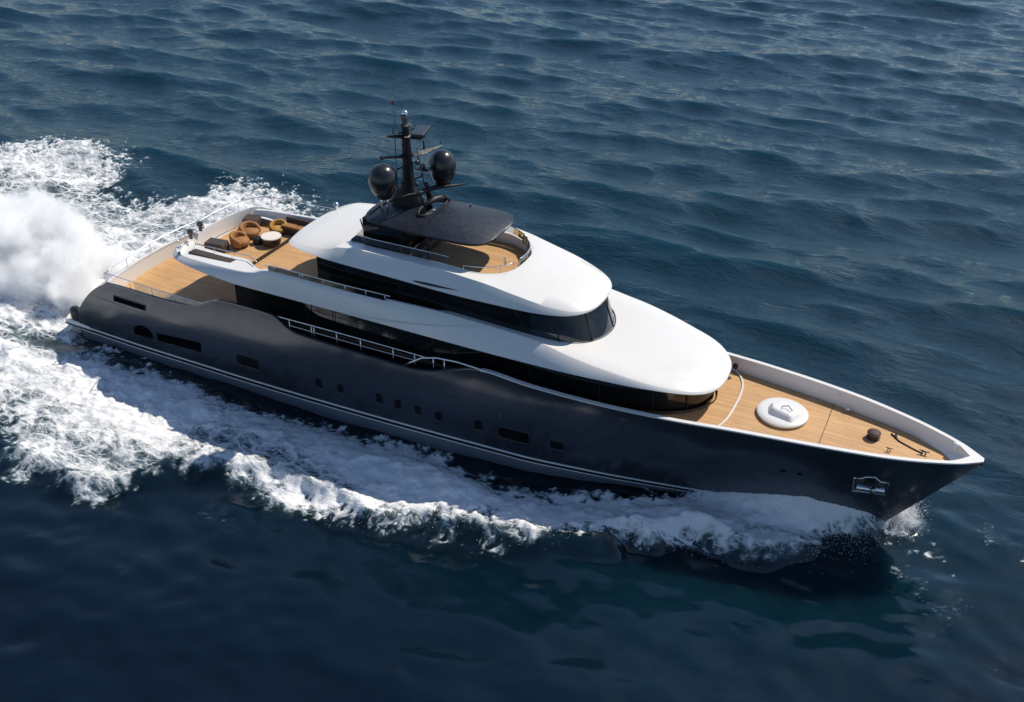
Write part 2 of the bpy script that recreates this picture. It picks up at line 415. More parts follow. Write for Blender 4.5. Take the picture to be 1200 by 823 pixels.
# decks
def deck(x0, x1, z, inset, name, n=60, crown=0.05):
    P = []
    for xb in np.linspace(x0, x1, n):
        x, y = hull_pt(xb, z); y = max(y-inset, 0.02)
        P.append([(x, y*u, z+crown*(1-u*u)) for u in np.linspace(-1, 1, 9)])
    m = MB(); m.grid(np.array(P)); return m
deck(4.9, 29.0, 3.38, .10, "main_deck").build("main_deck", M['teak'], smooth=True)
deck(29.0, 49.1, 4.62, .12, "fore_deck", 70).build("fore_deck", M['teak'], smooth=True)
m = MB(); m.poly([(29.0, -4.1, 3.2), (29.0, 4.1, 3.2), (29.0, 4.0, 4.60), (29.0, -4.0, 4.60)]); m.build("deck_step", M['lining'])

# swim platform
pl = []
for u in np.linspace(-1, 1, 33):
    pl.append((-0.55+0.95*abs(u)**4.0*0.6-0.15*(1-u*u), -4.02*u))
m = MB(); outl = [(1.7, 4.02)]+[(x, y) for x, y in pl[::1]][0:0]
outl = [(1.9, -4.0)]+[(-0.75+0.55*abs(u)**5, 4.0*u) for u in np.linspace(-1, 1, 25)]+[(1.9, 4.0)]
m.prism(outl, 0.46, 0.86); m.build("swim_platform", M['white'], bevel=.10)
m = MB(); m.prism([(1.2+(x-1.2)*.9, y*.93) for x, y in outl], 0.862, 0.878); m.build("platform_deck", M['teak'])
m = MB(); m.prism([(1.2+(x-1.2)*1.012, y*1.006) for x, y in outl], 0.52, 0.62); m.build("platform_fender", M['black'], bevel=.02)
for sgn in (-1, 1):
    m = MB(); m.lathe((0.62, sgn*3.72, 1.3), [(0, -.42), (.22, -.42), (.36, -.36), (.40, 0), (.36, .30), (.22, .42), (0, .44)], 20, 1.1, .8); m.build("stern_bollard_housing", M['panel'], smooth=True, auto=50)

# aft rails
def rail(m, pts, r=.028, closed=False): m.tube(pts, r, 7, closed=closed)
m = MB(); top = [tuple(q+np.array([.08, 0, .62])) for q in T]; rail(m, top)
for q in T[::3]: m.tube([q+np.array([.08, 0, 0]), q+np.array([.08, 0, .62])], .022, 6)
m.build("aft_railing", M['steel'], smooth=True)
for sgn in (-1, 1):
    m = MB(); pts = []; base = []
    for xb in np.linspace(4.2, 12.0, 24):
        z = float(Z_TOP(xb)); x, y = hull_pt(xb, z); y -= .06; base.append((x, sgn*y, z+.03)); pts.append((x, sgn*y, max(4.98, z+.05)+.0))
    g = MB(); g.grid(np.array([[a, b] for a, b in zip(base, pts)][6:])); gl = g.build("glass_balustrade", M['clearglass'])
    rail(m, pts, .02)
    for k in range(0, 20, 5): m.tube([base[k], pts[k]], .018, 6)
    m.build("handrail", M['steel'], gl, smooth=True)
    # side railing in the bulwark cut
    m = MB(); zt = 5.52
    y_ = lambda x: sgn*(hull_y(x, 4.8)-.10)
    xs = np.linspace(16.35, 25.2, 30); rail(m, [(x, y_(x), zt+.05*math.sin((x-16.3)/9*math.pi)) for x in xs], .032)
    rail(m, [(x, y_(x), 5.18) for x in np.linspace(16.9, 24.6, 30)], .018)
    for x in (17.05, 18.42, 18.58, 19.95, 21.37, 23.23, 24.45): m.tube([(x, y_(x), 4.75), (x, y_(x), zt+.03)], .027, 6)
    m.build("side_railing", M['steel'], smooth=True)
    # raised boarding gate arch ahead of it
    m = MB(); pts = [(23.9, 4.80), (24.35, 5.12), (24.9, 5.48), (25.7, 5.70), (26.8, 5.78), (27.6, 5.74), (28.3, 5.69), (28.9, 5.66)]
    rail(m, [(x, sgn*(hull_y(x, z)-.02), z) for x, z in pts], .05)
    for x in (25.5, 26.1): m.tube([(x, sgn*(hull_y(x, 5)-.06), 4.85), (x, sgn*(hull_y(x, 5)-.06), 5.68)], .03, 6)
    m.build("boarding_gate", M['steel'], smooth=True)

# ---------------- superstructure
def ell_front(xs, x0, x1, w0, p=2.2):
    """half width tapering from w0 at x0 to 0 at x1 along a superellipse"""
    t = np.clip((np.asarray(xs)-x0)/(x1-x0), 0, 1); return w0*np.maximum(1-t**p, 0)**(1/p)

ZB_LO = lerp_tab([(8.5, 6.80), (10, 6.78), (11.6, 6.65), (14, 6.55), (20, 6.58), (26, 6.57), (30, 6.58), (33, 6.54), (35, 6.40), (37, 6.25), (38.72, 5.98)])
ZB_UP = lerp_tab([(15.95, 8.92), (17, 9.06), (20, 9.0), (23, 8.95), (26, 8.86), (28, 8.75), (30, 8.62), (31.5, 8.55), (32.5, 8.55)])
# main saloon: one continuous band of black glass
def house(path, z0, z1, lean, name, mat, cx, ztop=None):
    """path: outline (x, y>=0) from aft centre to fore centre"""
    m = MB(); full = [(x, -y) for x, y in path]+[(x, y) for x, y in path[::-1]]
    P = []
    for z, k in ((z0, 0.0), ((z0+z1)/2, .5), (z1, 1.0)):
        P.append([(x-(lean*k if x > cx else 0)*((x-cx)/(path[-1][0]-cx)), y*(1-.02*k), z if ztop is None else z0+(min(z1, float(ztop(x)))-z0)*k) for x, y in full])
    m.grid(np.array(P)); return m.build(name, mat, auto=35)
W1 = lerp_tab([(12.8, 3.25), (20, 3.35), (28, 3.35), (31, 3.22), (33, 3.02), (34.5, 2.78), (35.5, 2.55), (36.4, 2.22), (37.1, 1.82), (37.7, 1.3), (38.1, .7), (38.25, .3), (38.3, 0)])
xs = np.concatenate([np.linspace(12.8, 34, 30), np.linspace(34, 38, 24)[1:], [38.1, 38.2, 38.27, 38.3]])
path = [(12.8, 0)]+[(x, float(W1(x))) for x in xs]
SAL = house(path, 3.38, 6.62, 0.25, "saloon_house", M['glass'], 33, lambda x: ZB_LO(x)+.03)
for sgn in (-1, 1):
    for x in (17.5, 22.5, 26.4, 30.2, 33.6, 36.0, 37.4):
        m = MB(); y = float(W1(x)); m.tube([(x, sgn*(y+.004), 3.6), (x-.05, sgn*(y*.98+.004), min(6.6, float(ZB_LO(x))))], .03, 4); m.build("window_mullion", M['black'], SAL)
m = MB()
full = [(x+.03 if x > 36 else x, y+.03) for x, y in path[2:]]
m.grid(np.array([[(x, -y, 4.60) for x, y in full]+[(x, y, 4.60) for x, y in full[::-1]], [(x, -y, 4.82) for x, y in full]+[(x, y, 4.82) for x, y in full[::-1]]]))
m.build("house_plinth", M['brownpanel'], SAL, smooth=True)
# aft saloon doors frame
m = MB()
for y in (-2.2, -.75, .75, 2.2): m.box((12.78, y, 4.9), (.08, .09, 2.9))
m.build("door_frame", M['darksteel'], SAL)

# lower roof / upper deck slab
W_LO = lerp_tab([(8.55, 2.9), (8.8, 3.25), (9.3, 3.55), (10.2, 3.78), (12, 3.90), (14, 3.95), (28, 3.95), (31, 3.88), (33, 3.73), (34, 3.55), (35, 3.33), (36, 3.06), (37, 2.72), (37.6, 2.40), (38.05, 2.02), (38.35, 1.62), (38.55, 1.18), (38.67, .68), (38.72, 0.0)])
ZT_LO = lerp_tab([(8.5, 6.98), (10, 7.05), (12, 7.12), (13.9, 7.22), (14.6, 7.34), (15.2, 7.58), (15.9, 7.72), (20, 7.70), (22.3, 7.74), (25, 7.76), (27.4, 7.68), (30, 7.50), (32.6, 7.08), (34, 6.86), (36, 6.50), (37.5, 6.28), (38.72, 6.03)])
ZC_LO = lerp_tab([(27, 7.5), (30, 7.25), (31.5, 7.08), (33, 6.98), (35, 6.84), (36.5, 6.66), (37.8, 6.40), (38.5, 6.18), (38.72, 6.04)])
SH = lerp_tab([(8, .26), (14, .28), (20, .32), (26, .52), (30, .62), (32.5, .46), (34, .30), (36, .15), (38.72, .05)])   # how far the shoulder leans in
st = np.unique(np.concatenate([np.linspace(8.55, 10, 10), np.linspace(10, 14, 12), np.linspace(14, 17, 14), np.linspace(17, 36, 60), np.linspace(36, 38.4, 20), np.linspace(38.4, 38.72, 22)]))
P = []
for x in st:
    wv = float(W_LO(x)); zb = float(ZB_LO(x)); zt = float(ZT_LO(x)); sh = min(float(SH(x)), wv*.45)
    solid = float(sstep(x, 25.0, 27.5)); half = []
    edge = .07
    half.append((max(wv-.9, 0), zb-.02)); half.append((max(wv-.06, 0), zb-.03)); half.append((wv, zb+.03))
    for k in (0.35, 0.7):
        half.append((wv-sh*(k**1.25), zb+.03+(zt-zb-.03)*k))
    ys = wv-sh; half.append((ys, zt-.01*(1-solid)))
    half.append((max(ys-.05, 0), zt+.03*(1-solid)+.03*solid))
    # inboard part: margin, well wall and well floor, or the crowned dome when solid
    marg = float(np.interp(x, [8.5, 13.2, 14.6, 15.6], [1.35, 1.35, .5, .16]))
    zc = float(ZC_LO(max(x, 27)))
    base_half = list(half); halves = []
    for mg in (marg, min(marg, .22)):
      half = list(base_half); halves.append(half)
      for k, (dy, z) in enumerate(((mg, zt+.02), (mg+.05, zt-.05), (mg+.08, 6.36), (None, 6.34))):
        yi = 0.0 if dy is None else max(ys-dy, 0)
        yd = (0.72, .5, .25, 0.0)[k]*ys
        frac = 1-yd/max(ys, 1e-6)
        zd = zt+(zc-zt)*(1-(yd/max(ys, 1e-6))**2.0)
        half.append((yi*(1-solid)+yd*solid, z*(1-solid)+zd*solid))
    row = [(x, -y, z) for y, z in halves[0]]+[(x, y, z) for y, z in halves[1][::-1][1:]]
    P.append(row)
P = np.array(P)
# aft end: bring the aft edge round in plan
for i in range(len(st)):
    pass
m = MB(); m.grid(P)
m.add(P[0], [tuple(range(P.shape[1]))])
ROOF1 = m.build("lower_roof", M['white'], auto=38)
# upper aft bulwark (white, its inner face towards the deck)
n = 31; U = np.linspace(-1, 1, n)
def aftx(u): return 8.62+0.75*abs(u)**2.6
m = MB()
m.grid(np.array([[(aftx(u)-.10, 3.3*u, 6.82), (aftx(u)-.12, 3.3*u, 7.05), (aftx(u)-.02, 3.3*u, 7.22), (aftx(u)+.08, 3.3*u, 7.22), (aftx(u)+.16, 3.25*u, 6.40)] for u in U]))
m.build("aft_bulwark", M['white'], auto=40)
m = MB(); pts = [(aftx(u)+.02, 3.3*u, 7.78) for u in U]
pts += [(9.9, 3.55, 7.8), (11, 3.68, 7.85), (13, 3.72, 7.9), (15.8, 3.72, 8.0)]
rail(m, pts, .026)
for u in np.linspace(-.95, .95, 8): m.tube([(aftx(u)+.02, 3.3*u, 7.20), (aftx(u)+.02, 3.3*u, 7.78)], .018, 6)
for x in (10.2, 11.6, 13.0, 14.4): m.tube([(x, 3.6, 7.0), (x, 3.66, 7.86)], .018, 6)
m.build("aft_railing", M['steel'], smooth=True)
# port bulwark rises inboard side of the upper deck
m = MB(); m.grid(np.array([[(x, 3.66, 6.95), (x, 3.64, 7.10), (x, 3.52, 7.10), (x, 3.42, 6.9)] for x in np.linspace(9.4, 15.5, 12)])); m.build("side_bulwark", M['white'], auto=40)
# teak of the upper deck
m = MB(); X_ = np.linspace(8.95, 25.0, 40)
m.grid(np.array([[(x, -y, 6.372), (x, y2, 6.372)] for x, y, y2 in [(x, float(W_LO(x))-.33-float(np.interp(x, [8.5, 13.2, 14.6, 15.6], [1.35, 1.35, .5, .16]))-.11, float(W_LO(x))-.33-float(np.interp(x, [8.5, 14.6, 15.6], [.22, .22, .16]))-.11) for x in X_]]))
m.build("upper_deck", M['teak'])
# brown inset and low rail on the starboard and port margin of the upper deck
for sgn in (-1,):
    m = MB(); m.prism([(9.75, sgn*3.02), (13.2, sgn*3.05), (13.35, sgn*2.6), (9.85, sgn*2.55)][::-sgn], 7.08, 7.17); m.build("margin_inset", M['brownpanel'], bevel=.01)
    m = MB(); rail(m, [(9.6, sgn*2.35, 7.1), (9.7, sgn*2.35, 7.34), (13.4, sgn*2.38, 7.46), (14.2, sgn*2.8, 7.5)], .026)
    for x in (11, 12.3, 13.5): m.tube([(x, sgn*2.36, 7.05), (x, sgn*2.36, 7.42)], .018, 6)
    m.build("margin_rail", M['steel'], smooth=True)
for sgn in (-1, 1):
    # glass balustrade along the side deck
    g = MB(); xs = np.linspace(15.6, 22.6, 9); zz = lambda x: float(ZT_LO(x))
    g.grid(np.array([[(x, sgn*3.60, zz(x)), (x, sgn*3.62, zz(x)+.30)] for x in xs])); gl = g.build("glass_balustrade", M['glass'])
    m = MB(); rail(m, [(x, sgn*3.62, zz(x)+.33) for x in np.linspace(15.4, 22.9, 16)], .028)
    for x in (16.0, 17.6, 17.75, 19.0, 20.3, 21.5, 22.6): m.tube([(x, sgn*3.61, zz(x)), (x, sgn*3.62, zz(x)+.32)], .02, 6)
    m.build("handrail", M['steel'], gl, smooth=True)
    # dark styling cuts in the white sides
    def cut(pts, surf_y, name):
        c = MB(); c.add([(x, sgn*(surf_y(x, z)+.006), z) for x, z in pts], [tuple(range(len(pts)))]); c.build(name, M['panel'])

# wheelhouse / upper house: black band
W2 = lerp_tab([(18.2, 2.98), (20, 3.05), (27, 3.05), (29.5, 2.93), (30.8, 2.68), (31.7, 2.28), (32.35, 1.75), (32.78, 1.2), (33.02, .6), (33.08, .3), (33.1, 0)])
xs = np.concatenate([np.linspace(18.2, 29, 22), np.linspace(29, 32.9, 24)[1:], [33.0, 33.07, 33.1]])
path2 = [(18.2, 0)]+[(x, float(W2(x))) for x in xs]
UH = house(path2, 6.36, 8.97, 0.95, "upper_house", M['glass'], 28.5, lambda x: ZB_UP(x)+.03)
# lit wheelhouse windscreen: big raked panes round the front
def wp(s_, z):  # point on the front by arc fraction
    k = (z-6.36)/(8.97-6.36); x, y = s_
    return (x-(.95*k)*((x-28.5)/(33.1-28.5)), y*(1-.02*k))
arc = [(x, -float(W2(x))) for x in np.concatenate([np.linspace(30.2, 32.9, 14), [33.0, 33.07, 33.1]])]; arc = arc+[(x, -y) for x, y in arc[::-1][1:]]
m = MB(); m.grid(np.array([[(wp((x, y), z)[0]+.012, wp((x, y), z)[1]*1.006, z) for (x, y) in arc] for z in (6.8, 7.4, 8.0, 8.5)]))
WS = m.build("windscreen", M['windscreen'], UH, smooth=True)
m = MB()
m.tube([(wp(q, 6.95)[0]+.05, wp(q, 6.95)[1]*1.02, float(ZC_LO(q[0]))-.02+.10*(abs(q[1])/2.7)**2) for q in arc], .05, 6)
for i in (6, 12, 17, 23):
    q = arc[min(i, len(arc)-1)]; m.tube([(wp(q, z)[0]+.02, wp(q, z)[1]*1.01, z) for z in (6.8, 8.5)], .035, 5)
m.build("windscreen_frame", M['black'], UH, smooth=True)

# upper roof with sundeck well
W_UP = lerp_tab([(15.95, 1.6), (16.05, 2.1), (16.3, 2.6), (16.9, 3.0), (18, 3.26), (19.5, 3.36), (25, 3.40), (26, 3.38), (27, 3.30), (28, 3.17), (29, 3.02), (30, 2.84), (30.8, 2.60), (31.4, 2.33), (31.85, 2.02), (32.15, 1.66), (32.35, 1.22), (32.46, .72), (32.5, 0)])
ZS_UP = lerp_tab([(15.95, 9.0), (17, 9.2), (18.5, 9.32), (19.6, 9.60), (21, 9.74), (25, 9.78), (27, 9.62), (28.9, 9.27), (30.6, 8.93), (31.8, 8.70), (32.5, 8.60)])
ZC_UP = lerp_tab([(15.95, 9.04), (17, 9.3), (19, 9.5), (22, 9.7), (28.3, 9.60), (29.5, 9.42), (31, 9.12), (32, 8.84), (32.5, 8.62)])
def well_half(x):
    a, b = 19.3, 28.35
    if x <= a or x >= b: return 0.0
    front = 2.32*max(1-max((x-25.2)/(b-25.2), 0)**2.4, 0)**(1/2.4)
    back = 2.2*max(1-max((21.5-x)/(21.5-a), 0)**2.4, 0)**(1/2.4)
    return min(front, back, 2.32)
st2 = np.unique(np.concatenate([np.linspace(15.95, 17, 12), np.linspace(17, 19.3, 10), np.linspace(19.3, 20.2, 14), np.linspace(20.2, 27, 28), np.linspace(27, 28.35, 26), np.linspace(28.35, 31, 14), np.linspace(31, 32.2, 14), np.linspace(32.2, 32.5, 22)]))
ZW = 9.10
P = []
for x in st2:
    wv = float(W_UP(x)); zb = float(ZB_UP(x)); zs = float(ZS_UP(x)); zc = float(ZC_UP(x)); yw = min(well_half(x), wv-.5) if well_half(x) > 0 else 0.0
    lean = float(np.interp(x, [16, 18, 20, 25, 28, 31, 32.5], [.3, .42, .50, .51, .42, .20, .06])); lean = min(lean, wv*.5)
    ys = wv-lean
    half = [(max(wv-1.2, 0), zb-.02), (max(wv-.06, 0), zb-.03), (wv, zb+.03)]
    for k in (.3, .6, .85): half.append((wv-lean*k**1.2, zb+.03+(zs-zb-.03)*k))
    half.append((ys, zs))
    yo = min(max(yw+.10 if yw > 0 else 0, 0), ys)
    top = lambda y: zs+(zc-zs)*(1-(y/max(ys, 1e-6))**2)
    for k in (.66, .33): y = yo+(ys-yo)*k; half.append((y, top(y)))
    half.append((yo, top(yo)))
    inw = yw > 0.001
    half.append((max(yw, 0), top(yo)-(.03 if inw else 0)))
    half.append((max(yw-.02, 0) if inw else 0, (top(yo)+ZW)/2 if inw else top(0)))
    half.append((max(yw-.03, 0) if inw else 0, ZW if inw else top(0)))
    half.append((0, ZW if inw else top(0)))
    P.append([(x, -y, z) for y, z in half]+[(x, y, z) for y, z in half[::-1][1:]])
P = np.array(P); m = MB(); m.grid(P); m.add(P[0], [tuple(range(P.shape[1]))]); m.build("upper_roof", M['white'], auto=38)
xw = np.linspace(19.4, 28.3, 50)
m = MB(); m.grid(np.array([[(x, -max(well_half(x)-.035, .01), ZW+.02), (x, max(well_half(x)-.035, .01), ZW+.02)] for x in xw])); m.build("sun_deck", M['teak'])

# styling cuts on the white sides (thin dark lens-shaped recesses)
def roof_side_y(x, z, W, ZB, ZS, lean):
    wv = float(W(x)); zb = float(ZB(x)); zs = float(ZS(x)); k = np.clip((z-zb-.03)/(zs-zb-.03), 0, 1); return wv-lean*k**1.2
for sgn in (-1, 1):
    m = MB(); P = []
    for x in np.linspace(24.0, 26.6, 20):
        t = (x-24.0)/2.6; zc_ = 8.98+.03*t; h = .055*max(math.sin(math.pi*t**.6), 0)
        P.append([(x, sgn*(roof_side_y(x, zc_+q+.10, W_UP, ZB_UP, ZS_UP, .50)+.012), zc_+q+.10) for q in (-h, h)])
    m.grid(np.array(P)); m.build("styling_cut", M['panel'])
    m = MB(); P = []
    for x in np.linspace(20.5, 28.2, 30):
        t = (x-20.5)/7.7; zc_ = 6.72+1.02*t**1.7; h = .012+.035*math.sin(math.pi*t)
        wv = 3.95-.45*float(sstep(x, 24, 30))
        zt = float(ZT_LO(x)); zb = float(ZB_LO(x)); sh = float(SH(x)); so_ = float(sstep(x, 25, 27.5)); k = np.clip((zc_-zb-.03)/(zt-zb-.03), 0, 1)
        y = float(W_LO(x))-sh*k**1.25
        P.append([(x, sgn*(y+.03), zc_-h), (x, sgn*(y+.03), zc_+h)])
    m.grid(np.array(P)); m.build("styling_cut", M['lining'])

# sundeck screens and rails
for sgn in (-1, 1):
    g = MB(); xs = np.linspace(20.0, 25.4, 16) if sgn < 0 else np.linspace(20.0, 27.6, 24)
    def topz(x): return float(ZS_UP(x))+.02
    g.grid(np.array([[(x, sgn*(well_half(x)+.03), topz(x)), (x, sgn*(well_half(x)+.05), topz(x)+.34)] for x in xs])); gl = g.build("glass_screen", M['clearglass'])
    m = MB(); rail(m, [(x, sgn*(well_half(x)+.05), topz(x)+.36) for x in xs], .022); m.build("screen_rail", M['steel'], gl, smooth=True)
def rim_pts(y0, y1, n, dz):
    out = []
    for a in np.linspace(y0, y1, n):
        x = 28.35-(28.35-25.2)*0 ; t = min(abs(a)/2.32, .999); x = 25.2+3.15*(1-t**2.4)**(1/2.4); out.append((x-.06, a, 9.58+dz))
    return out
m = MB()
pts = rim_pts(-2.25, -.9, 12, .30); rail(m, pts, .022)
for k in (0, 6, 11): m.tube([(pts[k][0], pts[k][1], 9.3), pts[k]], .018, 6)
pts = rim_pts(-.5, 1.6, 14, .32); rail(m, pts, .022)
for k in (0, 5, 13): m.tube([(pts[k][0], pts[k][1], 9.3), pts[k]], .02, 6)
m.build("sundeck_railing", M['steel'], smooth=True)
g = MB(); pts = rim_pts(-.5, 1.9, 14, .28); g.grid(np.array([[(x, y, 9.5), (x, y, z)] for x, y, z in pts])); g.build("glass_screen", M['clearglass'])
m = MB(); m.tube([(25.2, 1.4, 8.84), (25.3, 1.45, 9.3), (25.8, 1.9, 9.34)], .025, 6); m.build("grab_rail", M['black'], smooth=True)
m = MB(); m.lathe((27.6, -.72, 9.5), [(0, 0), (.05, 0), (.05, .4), (.03, .46), (0, .47)], 10); m.build("searchlight_post", M['steel'], smooth=True, auto=40)

# bar block under the hardtop
m = MB(); m.prism([(20.1, -1.5), (22.3, -1.5), (22.6, -1.2), (22.6, 1.2), (22.3, 1.5), (20.1, 1.5)], 8.8, 10.75); BAR = m.build("deck_bar", M['glass'], bevel=.05)
m = MB(); m.prism([(19.7, -2.0), (21.9, -2.0), (21.9, -1.52), (19.7, -1.52)], 8.82, 9.72); m.build("bar_counter", M['black'], BAR, bevel=.05)
m = MB(); m.prism([(19.7, 1.52), (21.9, 1.52), (21.9, 2.0), (19.7, 2.0)], 8.82, 9.72); m.build("bar_counter", M['black'], BAR, bevel=.05)
m = MB(); m.prism([(22.75, -1.35), (23.25, -1.35), (23.25, 1.2), (22.75, 1.2)], 8.82, 9.55); m.build("bar_seat", M['brownpanel'], BAR, bevel=.08)
for y in (-1.35, 1.35):
    m = MB(); m.tube([(23.75, y, 8.8), (23.7, y, 10.85)], .045, 8); m.build("hardtop_post", M['black'], smooth=True)
    m = MB(); m.tube([(20.3, y, 9.2), (19.95, y*1.05, 10.6)], .035, 8); m.tube([(20.35, y, 9.2), (21.0, y*1.05, 10.6)], .035, 8); m.build("hardtop_strut", M['black'], smooth=True)

# hardtop: lens-shaped plate with an oval cutout
HX0, HX1 = 20.05, 27.15
def ht_half(x):
    t = (x-HX0)/(HX1-HX0)
    return float(np.interp(t, [0, .012, .03, .06, .10, .18, .3, .5, .7, .82, .89, .94, .97, .99, 1.0], [0.5, 1.0, 1.35, 1.62, 1.78, 1.92, 2.0, 2.06, 2.07, 2.04, 1.96, 1.80, 1.52, 1.1, 0]))
def ht_z(x, u): return 10.76+.52*max(math.sin(math.pi*min(max((x-HX0)/(HX1-HX0), 0), 1)), 0)**.8*(1-u*u)+.04*(x-23.5)/4
def hardtop_part(x0, x1, name, mat, hole, lift=0.0):
    nx = 90 if hole else 44; xs = np.linspace(x0, x1, nx)
    us = np.linspace(-1, 1, 61); m = MB(); vs = []; fs = []
    for x in xs:
        for u in us:
            vs.append((x, max(ht_half(x), .01)*u, ht_z(x, u)+lift))
    for i in range(nx-1):
        for j in range(60):
            cx = (xs[i]+xs[i+1])/2; cy = ht_half(cx)*(us[j]+us[j+1])/2
            if hole and ((cx-23.2)/.42)**2+((cy-.15)/1.15)**2 < 1: continue
            fs.append((i*61+j, i*61+j+1, (i+1)*61+j+1, (i+1)*61+j))
    m.add(vs, fs); o = m.build(name, mat, auto=45, recalc=False)
    md = o.modifiers.new("thick", 'SOLIDIFY'); md.thickness = .11; md.offset = -1
    return o
HT = hardtop_part(HX0, 23.82, "hardtop", M['hardtop'], True)
hardtop_part(23.80, HX1, "hardtop_panel", M['panel'], False, 0.012)
m = MB(); m.tube([(23.2+.44*math.cos(a), .15+1.18*math.sin(a), ht_z(23.2, .1)+.03) for a in np.linspace(0, 2*math.pi, 40, endpoint=False)], .07, 8, closed=True); m.build("hardtop_opening_rim", M['black'], HT, smooth=True)
m = MB(); m.tube([(23.4, 1.42, 11.2), (23.3, 1.0, 11.5), (23.2, .3, 11.62), (23.05, -.4, 11.5)], [.10, .16, .16, .08], 10); m.build("hardtop_arch", M['black'], HT, smooth=True)
m = MB(); m.box((24.75, 1.2, ht_z(24.75, .6)+.14), (.10, .05, .28)); m.box((24.75, 1.2, ht_z(24.75, .6)+.03), (.16, .12, .05)); m.build("horn", M['steel'], HT, bevel=.01)

# mast
prof = [(10.9, 20.95, 22.85, .36), (11.5, 21.02, 22.72, .34), (11.85, 21.2, 22.58, .31), (12.1, 21.52, 22.38, .24), (12.5, 21.66, 22.27, .20), (13.4, 21.72, 22.20, .175), (14.5, 21.75, 22.14, .16), (15.25, 21.78, 22.06, .13)]
m = MB(); rings = []
for z, xa, xf, hw in prof:
    ring = []
    for a in np.linspace(0, 2*math.pi, 20, endpoint=False):
        c_, s_ = math.cos(a), math.sin(a); ring.append(((xa+xf)/2+(xf-xa)/2*np.sign(c_)*abs(c_)**.6, hw*np.sign(s_)*abs(s_)**.6, z))
    rings.append(ring)
m.grid(np.array(rings), 0, False, True); m.add(rings[-1], [tuple(range(20))]); MAST = m.build("mast", M['black'], auto=50)
def wing(pts, wid, th, name):
    m = MB(); P = []
    for (x, y, z), w_, t_ in zip(pts, wid, th): P.append([(x-w_/2, y, z), (x, y, z+t_/2), (x+w_/2, y, z), (x, y, z-t_/2)])
    m.grid(np.array(P), 0, False, True); m.add(P[0], [(0, 1, 2, 3)]); m.add(P[-1], [(0, 1, 2, 3)]); return m.build(name, M['black'], MAST, auto=60)
wing([(21.35, -1.15, 13.95), (21.75, -.5, 13.82), (22.0, 0, 13.78), (22.3, .6, 13.72), (22.9, 1.75, 13.85)], [.16, .34, .5, .46, .10], [.12, .16, .24, .26, .06], "spreader")
wing([(21.5, -.85, 14.92), (21.8, -.3, 14.78), (22.0, 0, 14.72), (22.5, .5, 14.6)], [.16, .36, .5, .3], [.12, .2, .26, .2], "spreader")
m = MB(); m.lathe((21.3, -1.2, 13.95), [(0, -.1), (.1, -.08), (.12, 0), (.1, .08), (0, .1)], 10); m.build("mast_light", M['darksteel'], MAST, smooth=True)
m = MB(); m.box((22.62, .28, 15.02), (.62, 1.35, .14), rz=.25); m.build("radar_scanner", M['darksteel'], MAST, bevel=.04)
m = MB(); m.box((22.5, .26, 14.80), (.5, .5, .32)); m.build("radar_gearbox", M['black'], MAST, bevel=.05)
m = MB(); m.lathe((21.92, 0, 15.25), [(.0, 0), (.3, 0), (.32, .05), (.16, .10), (.14, .3), (.2, .34), (.2, .5), (.12, .6), (0, .64)], 16); m.build("mast_light", M['darksteel'], MAST, smooth=True, auto=50)
m = MB(); m.lathe((21.95, 0, 15.86), [(0, -.14), (.12, -.1), (.15, 0), (.1, .11), (0, .14)], 14); m.build("lamp_lens", M['steel'], MAST, smooth=True)
m = MB(); m.tube([(22.3, .2, 13.1), (22.3, .55, 12.95), (22.3, .95, 12.75), (22.35, 1.2, 12.65)], [.05, .08, .11, .06], 8); m.tube([(22.3, .7, 12.85), (22.3, .7, 13.15)], .05, 6); m.tube([(22.3, .95, 12.7), (22.3, .95, 13.1)], .07, 6); m.build("camera_bracket", M['darksteel'], MAST, smooth=True)
m = MB(); m.tube([(22.37, .9, 13.75), (22.37, .9, 14.3)], .05, 6); m.build("mast_stub", M['black'], MAST, smooth=True)
m = MB(); m.tube([(22.45, .12, 14.2), (22.75, .2, 12.3)], .03, 6); m.build("cable_conduit", M['darksteel'], MAST, smooth=True)
m = MB(); m.tube([(21.65, -.55, 11.9), (21.68, -.55, 14.5), (21.72, -.5, 16.9)], [.03, .022, .012], 6); ANT = m.build("whip_antenna", M['darksteel'], MAST, smooth=True)
m = MB(); m.grid(np.array([[(21.73, -.5, 16.42), (21.72, -.5, 16.60)], [(21.66, -.54, 16.38), (21.66, -.54, 16.56)], [(21.59, -.56, 16.36), (21.59, -.56, 16.50)]])); o = m.build("pennant", M['red'], ANT); md = o.modifiers.new("t", 'SOLIDIFY'); md.thickness = .02
m = MB(); m.grid(np.array([[(21.73, -.5, 16.61), (21.72, -.5, 16.80)], [(21.64, -.54, 16.60), (21.66, -.54, 16.74)]])); o = m.build("pennant", M['white'], ANT); md = o.modifiers.new("t", 'SOLIDIFY'); md.thickness = .02
m = MB(); m.tube([(20.88, -2.0, 11.25), (21.3, -1.55, 11.62), (21.74, -1.1, 11.86), (22.36, -.5, 12.02), (22.55, 0, 11.93), (22.8, .4, 11.98), (23.1, .8, 12.02), (23.55, 1.3, 12.02), (24.05, 1.9, 11.98)], [.04, .05, .06, .075, .09, .09, .085, .075, .04], 8); m.build("radome_arm", M['black'], MAST, smooth=True)
m = MB(); m.tube([(22.6, .6, 12.3), (22.65, .6, 12.05), (22.83, .6, 11.2)], [.07, .12, .14], 8); m.tube([(22.5, .35, 11.95), (22.75, .85, 11.95), (23.0, 1.6, 11.88)], .07, 8); m.build("arm_strut", M['black'], MAST, smooth=True)

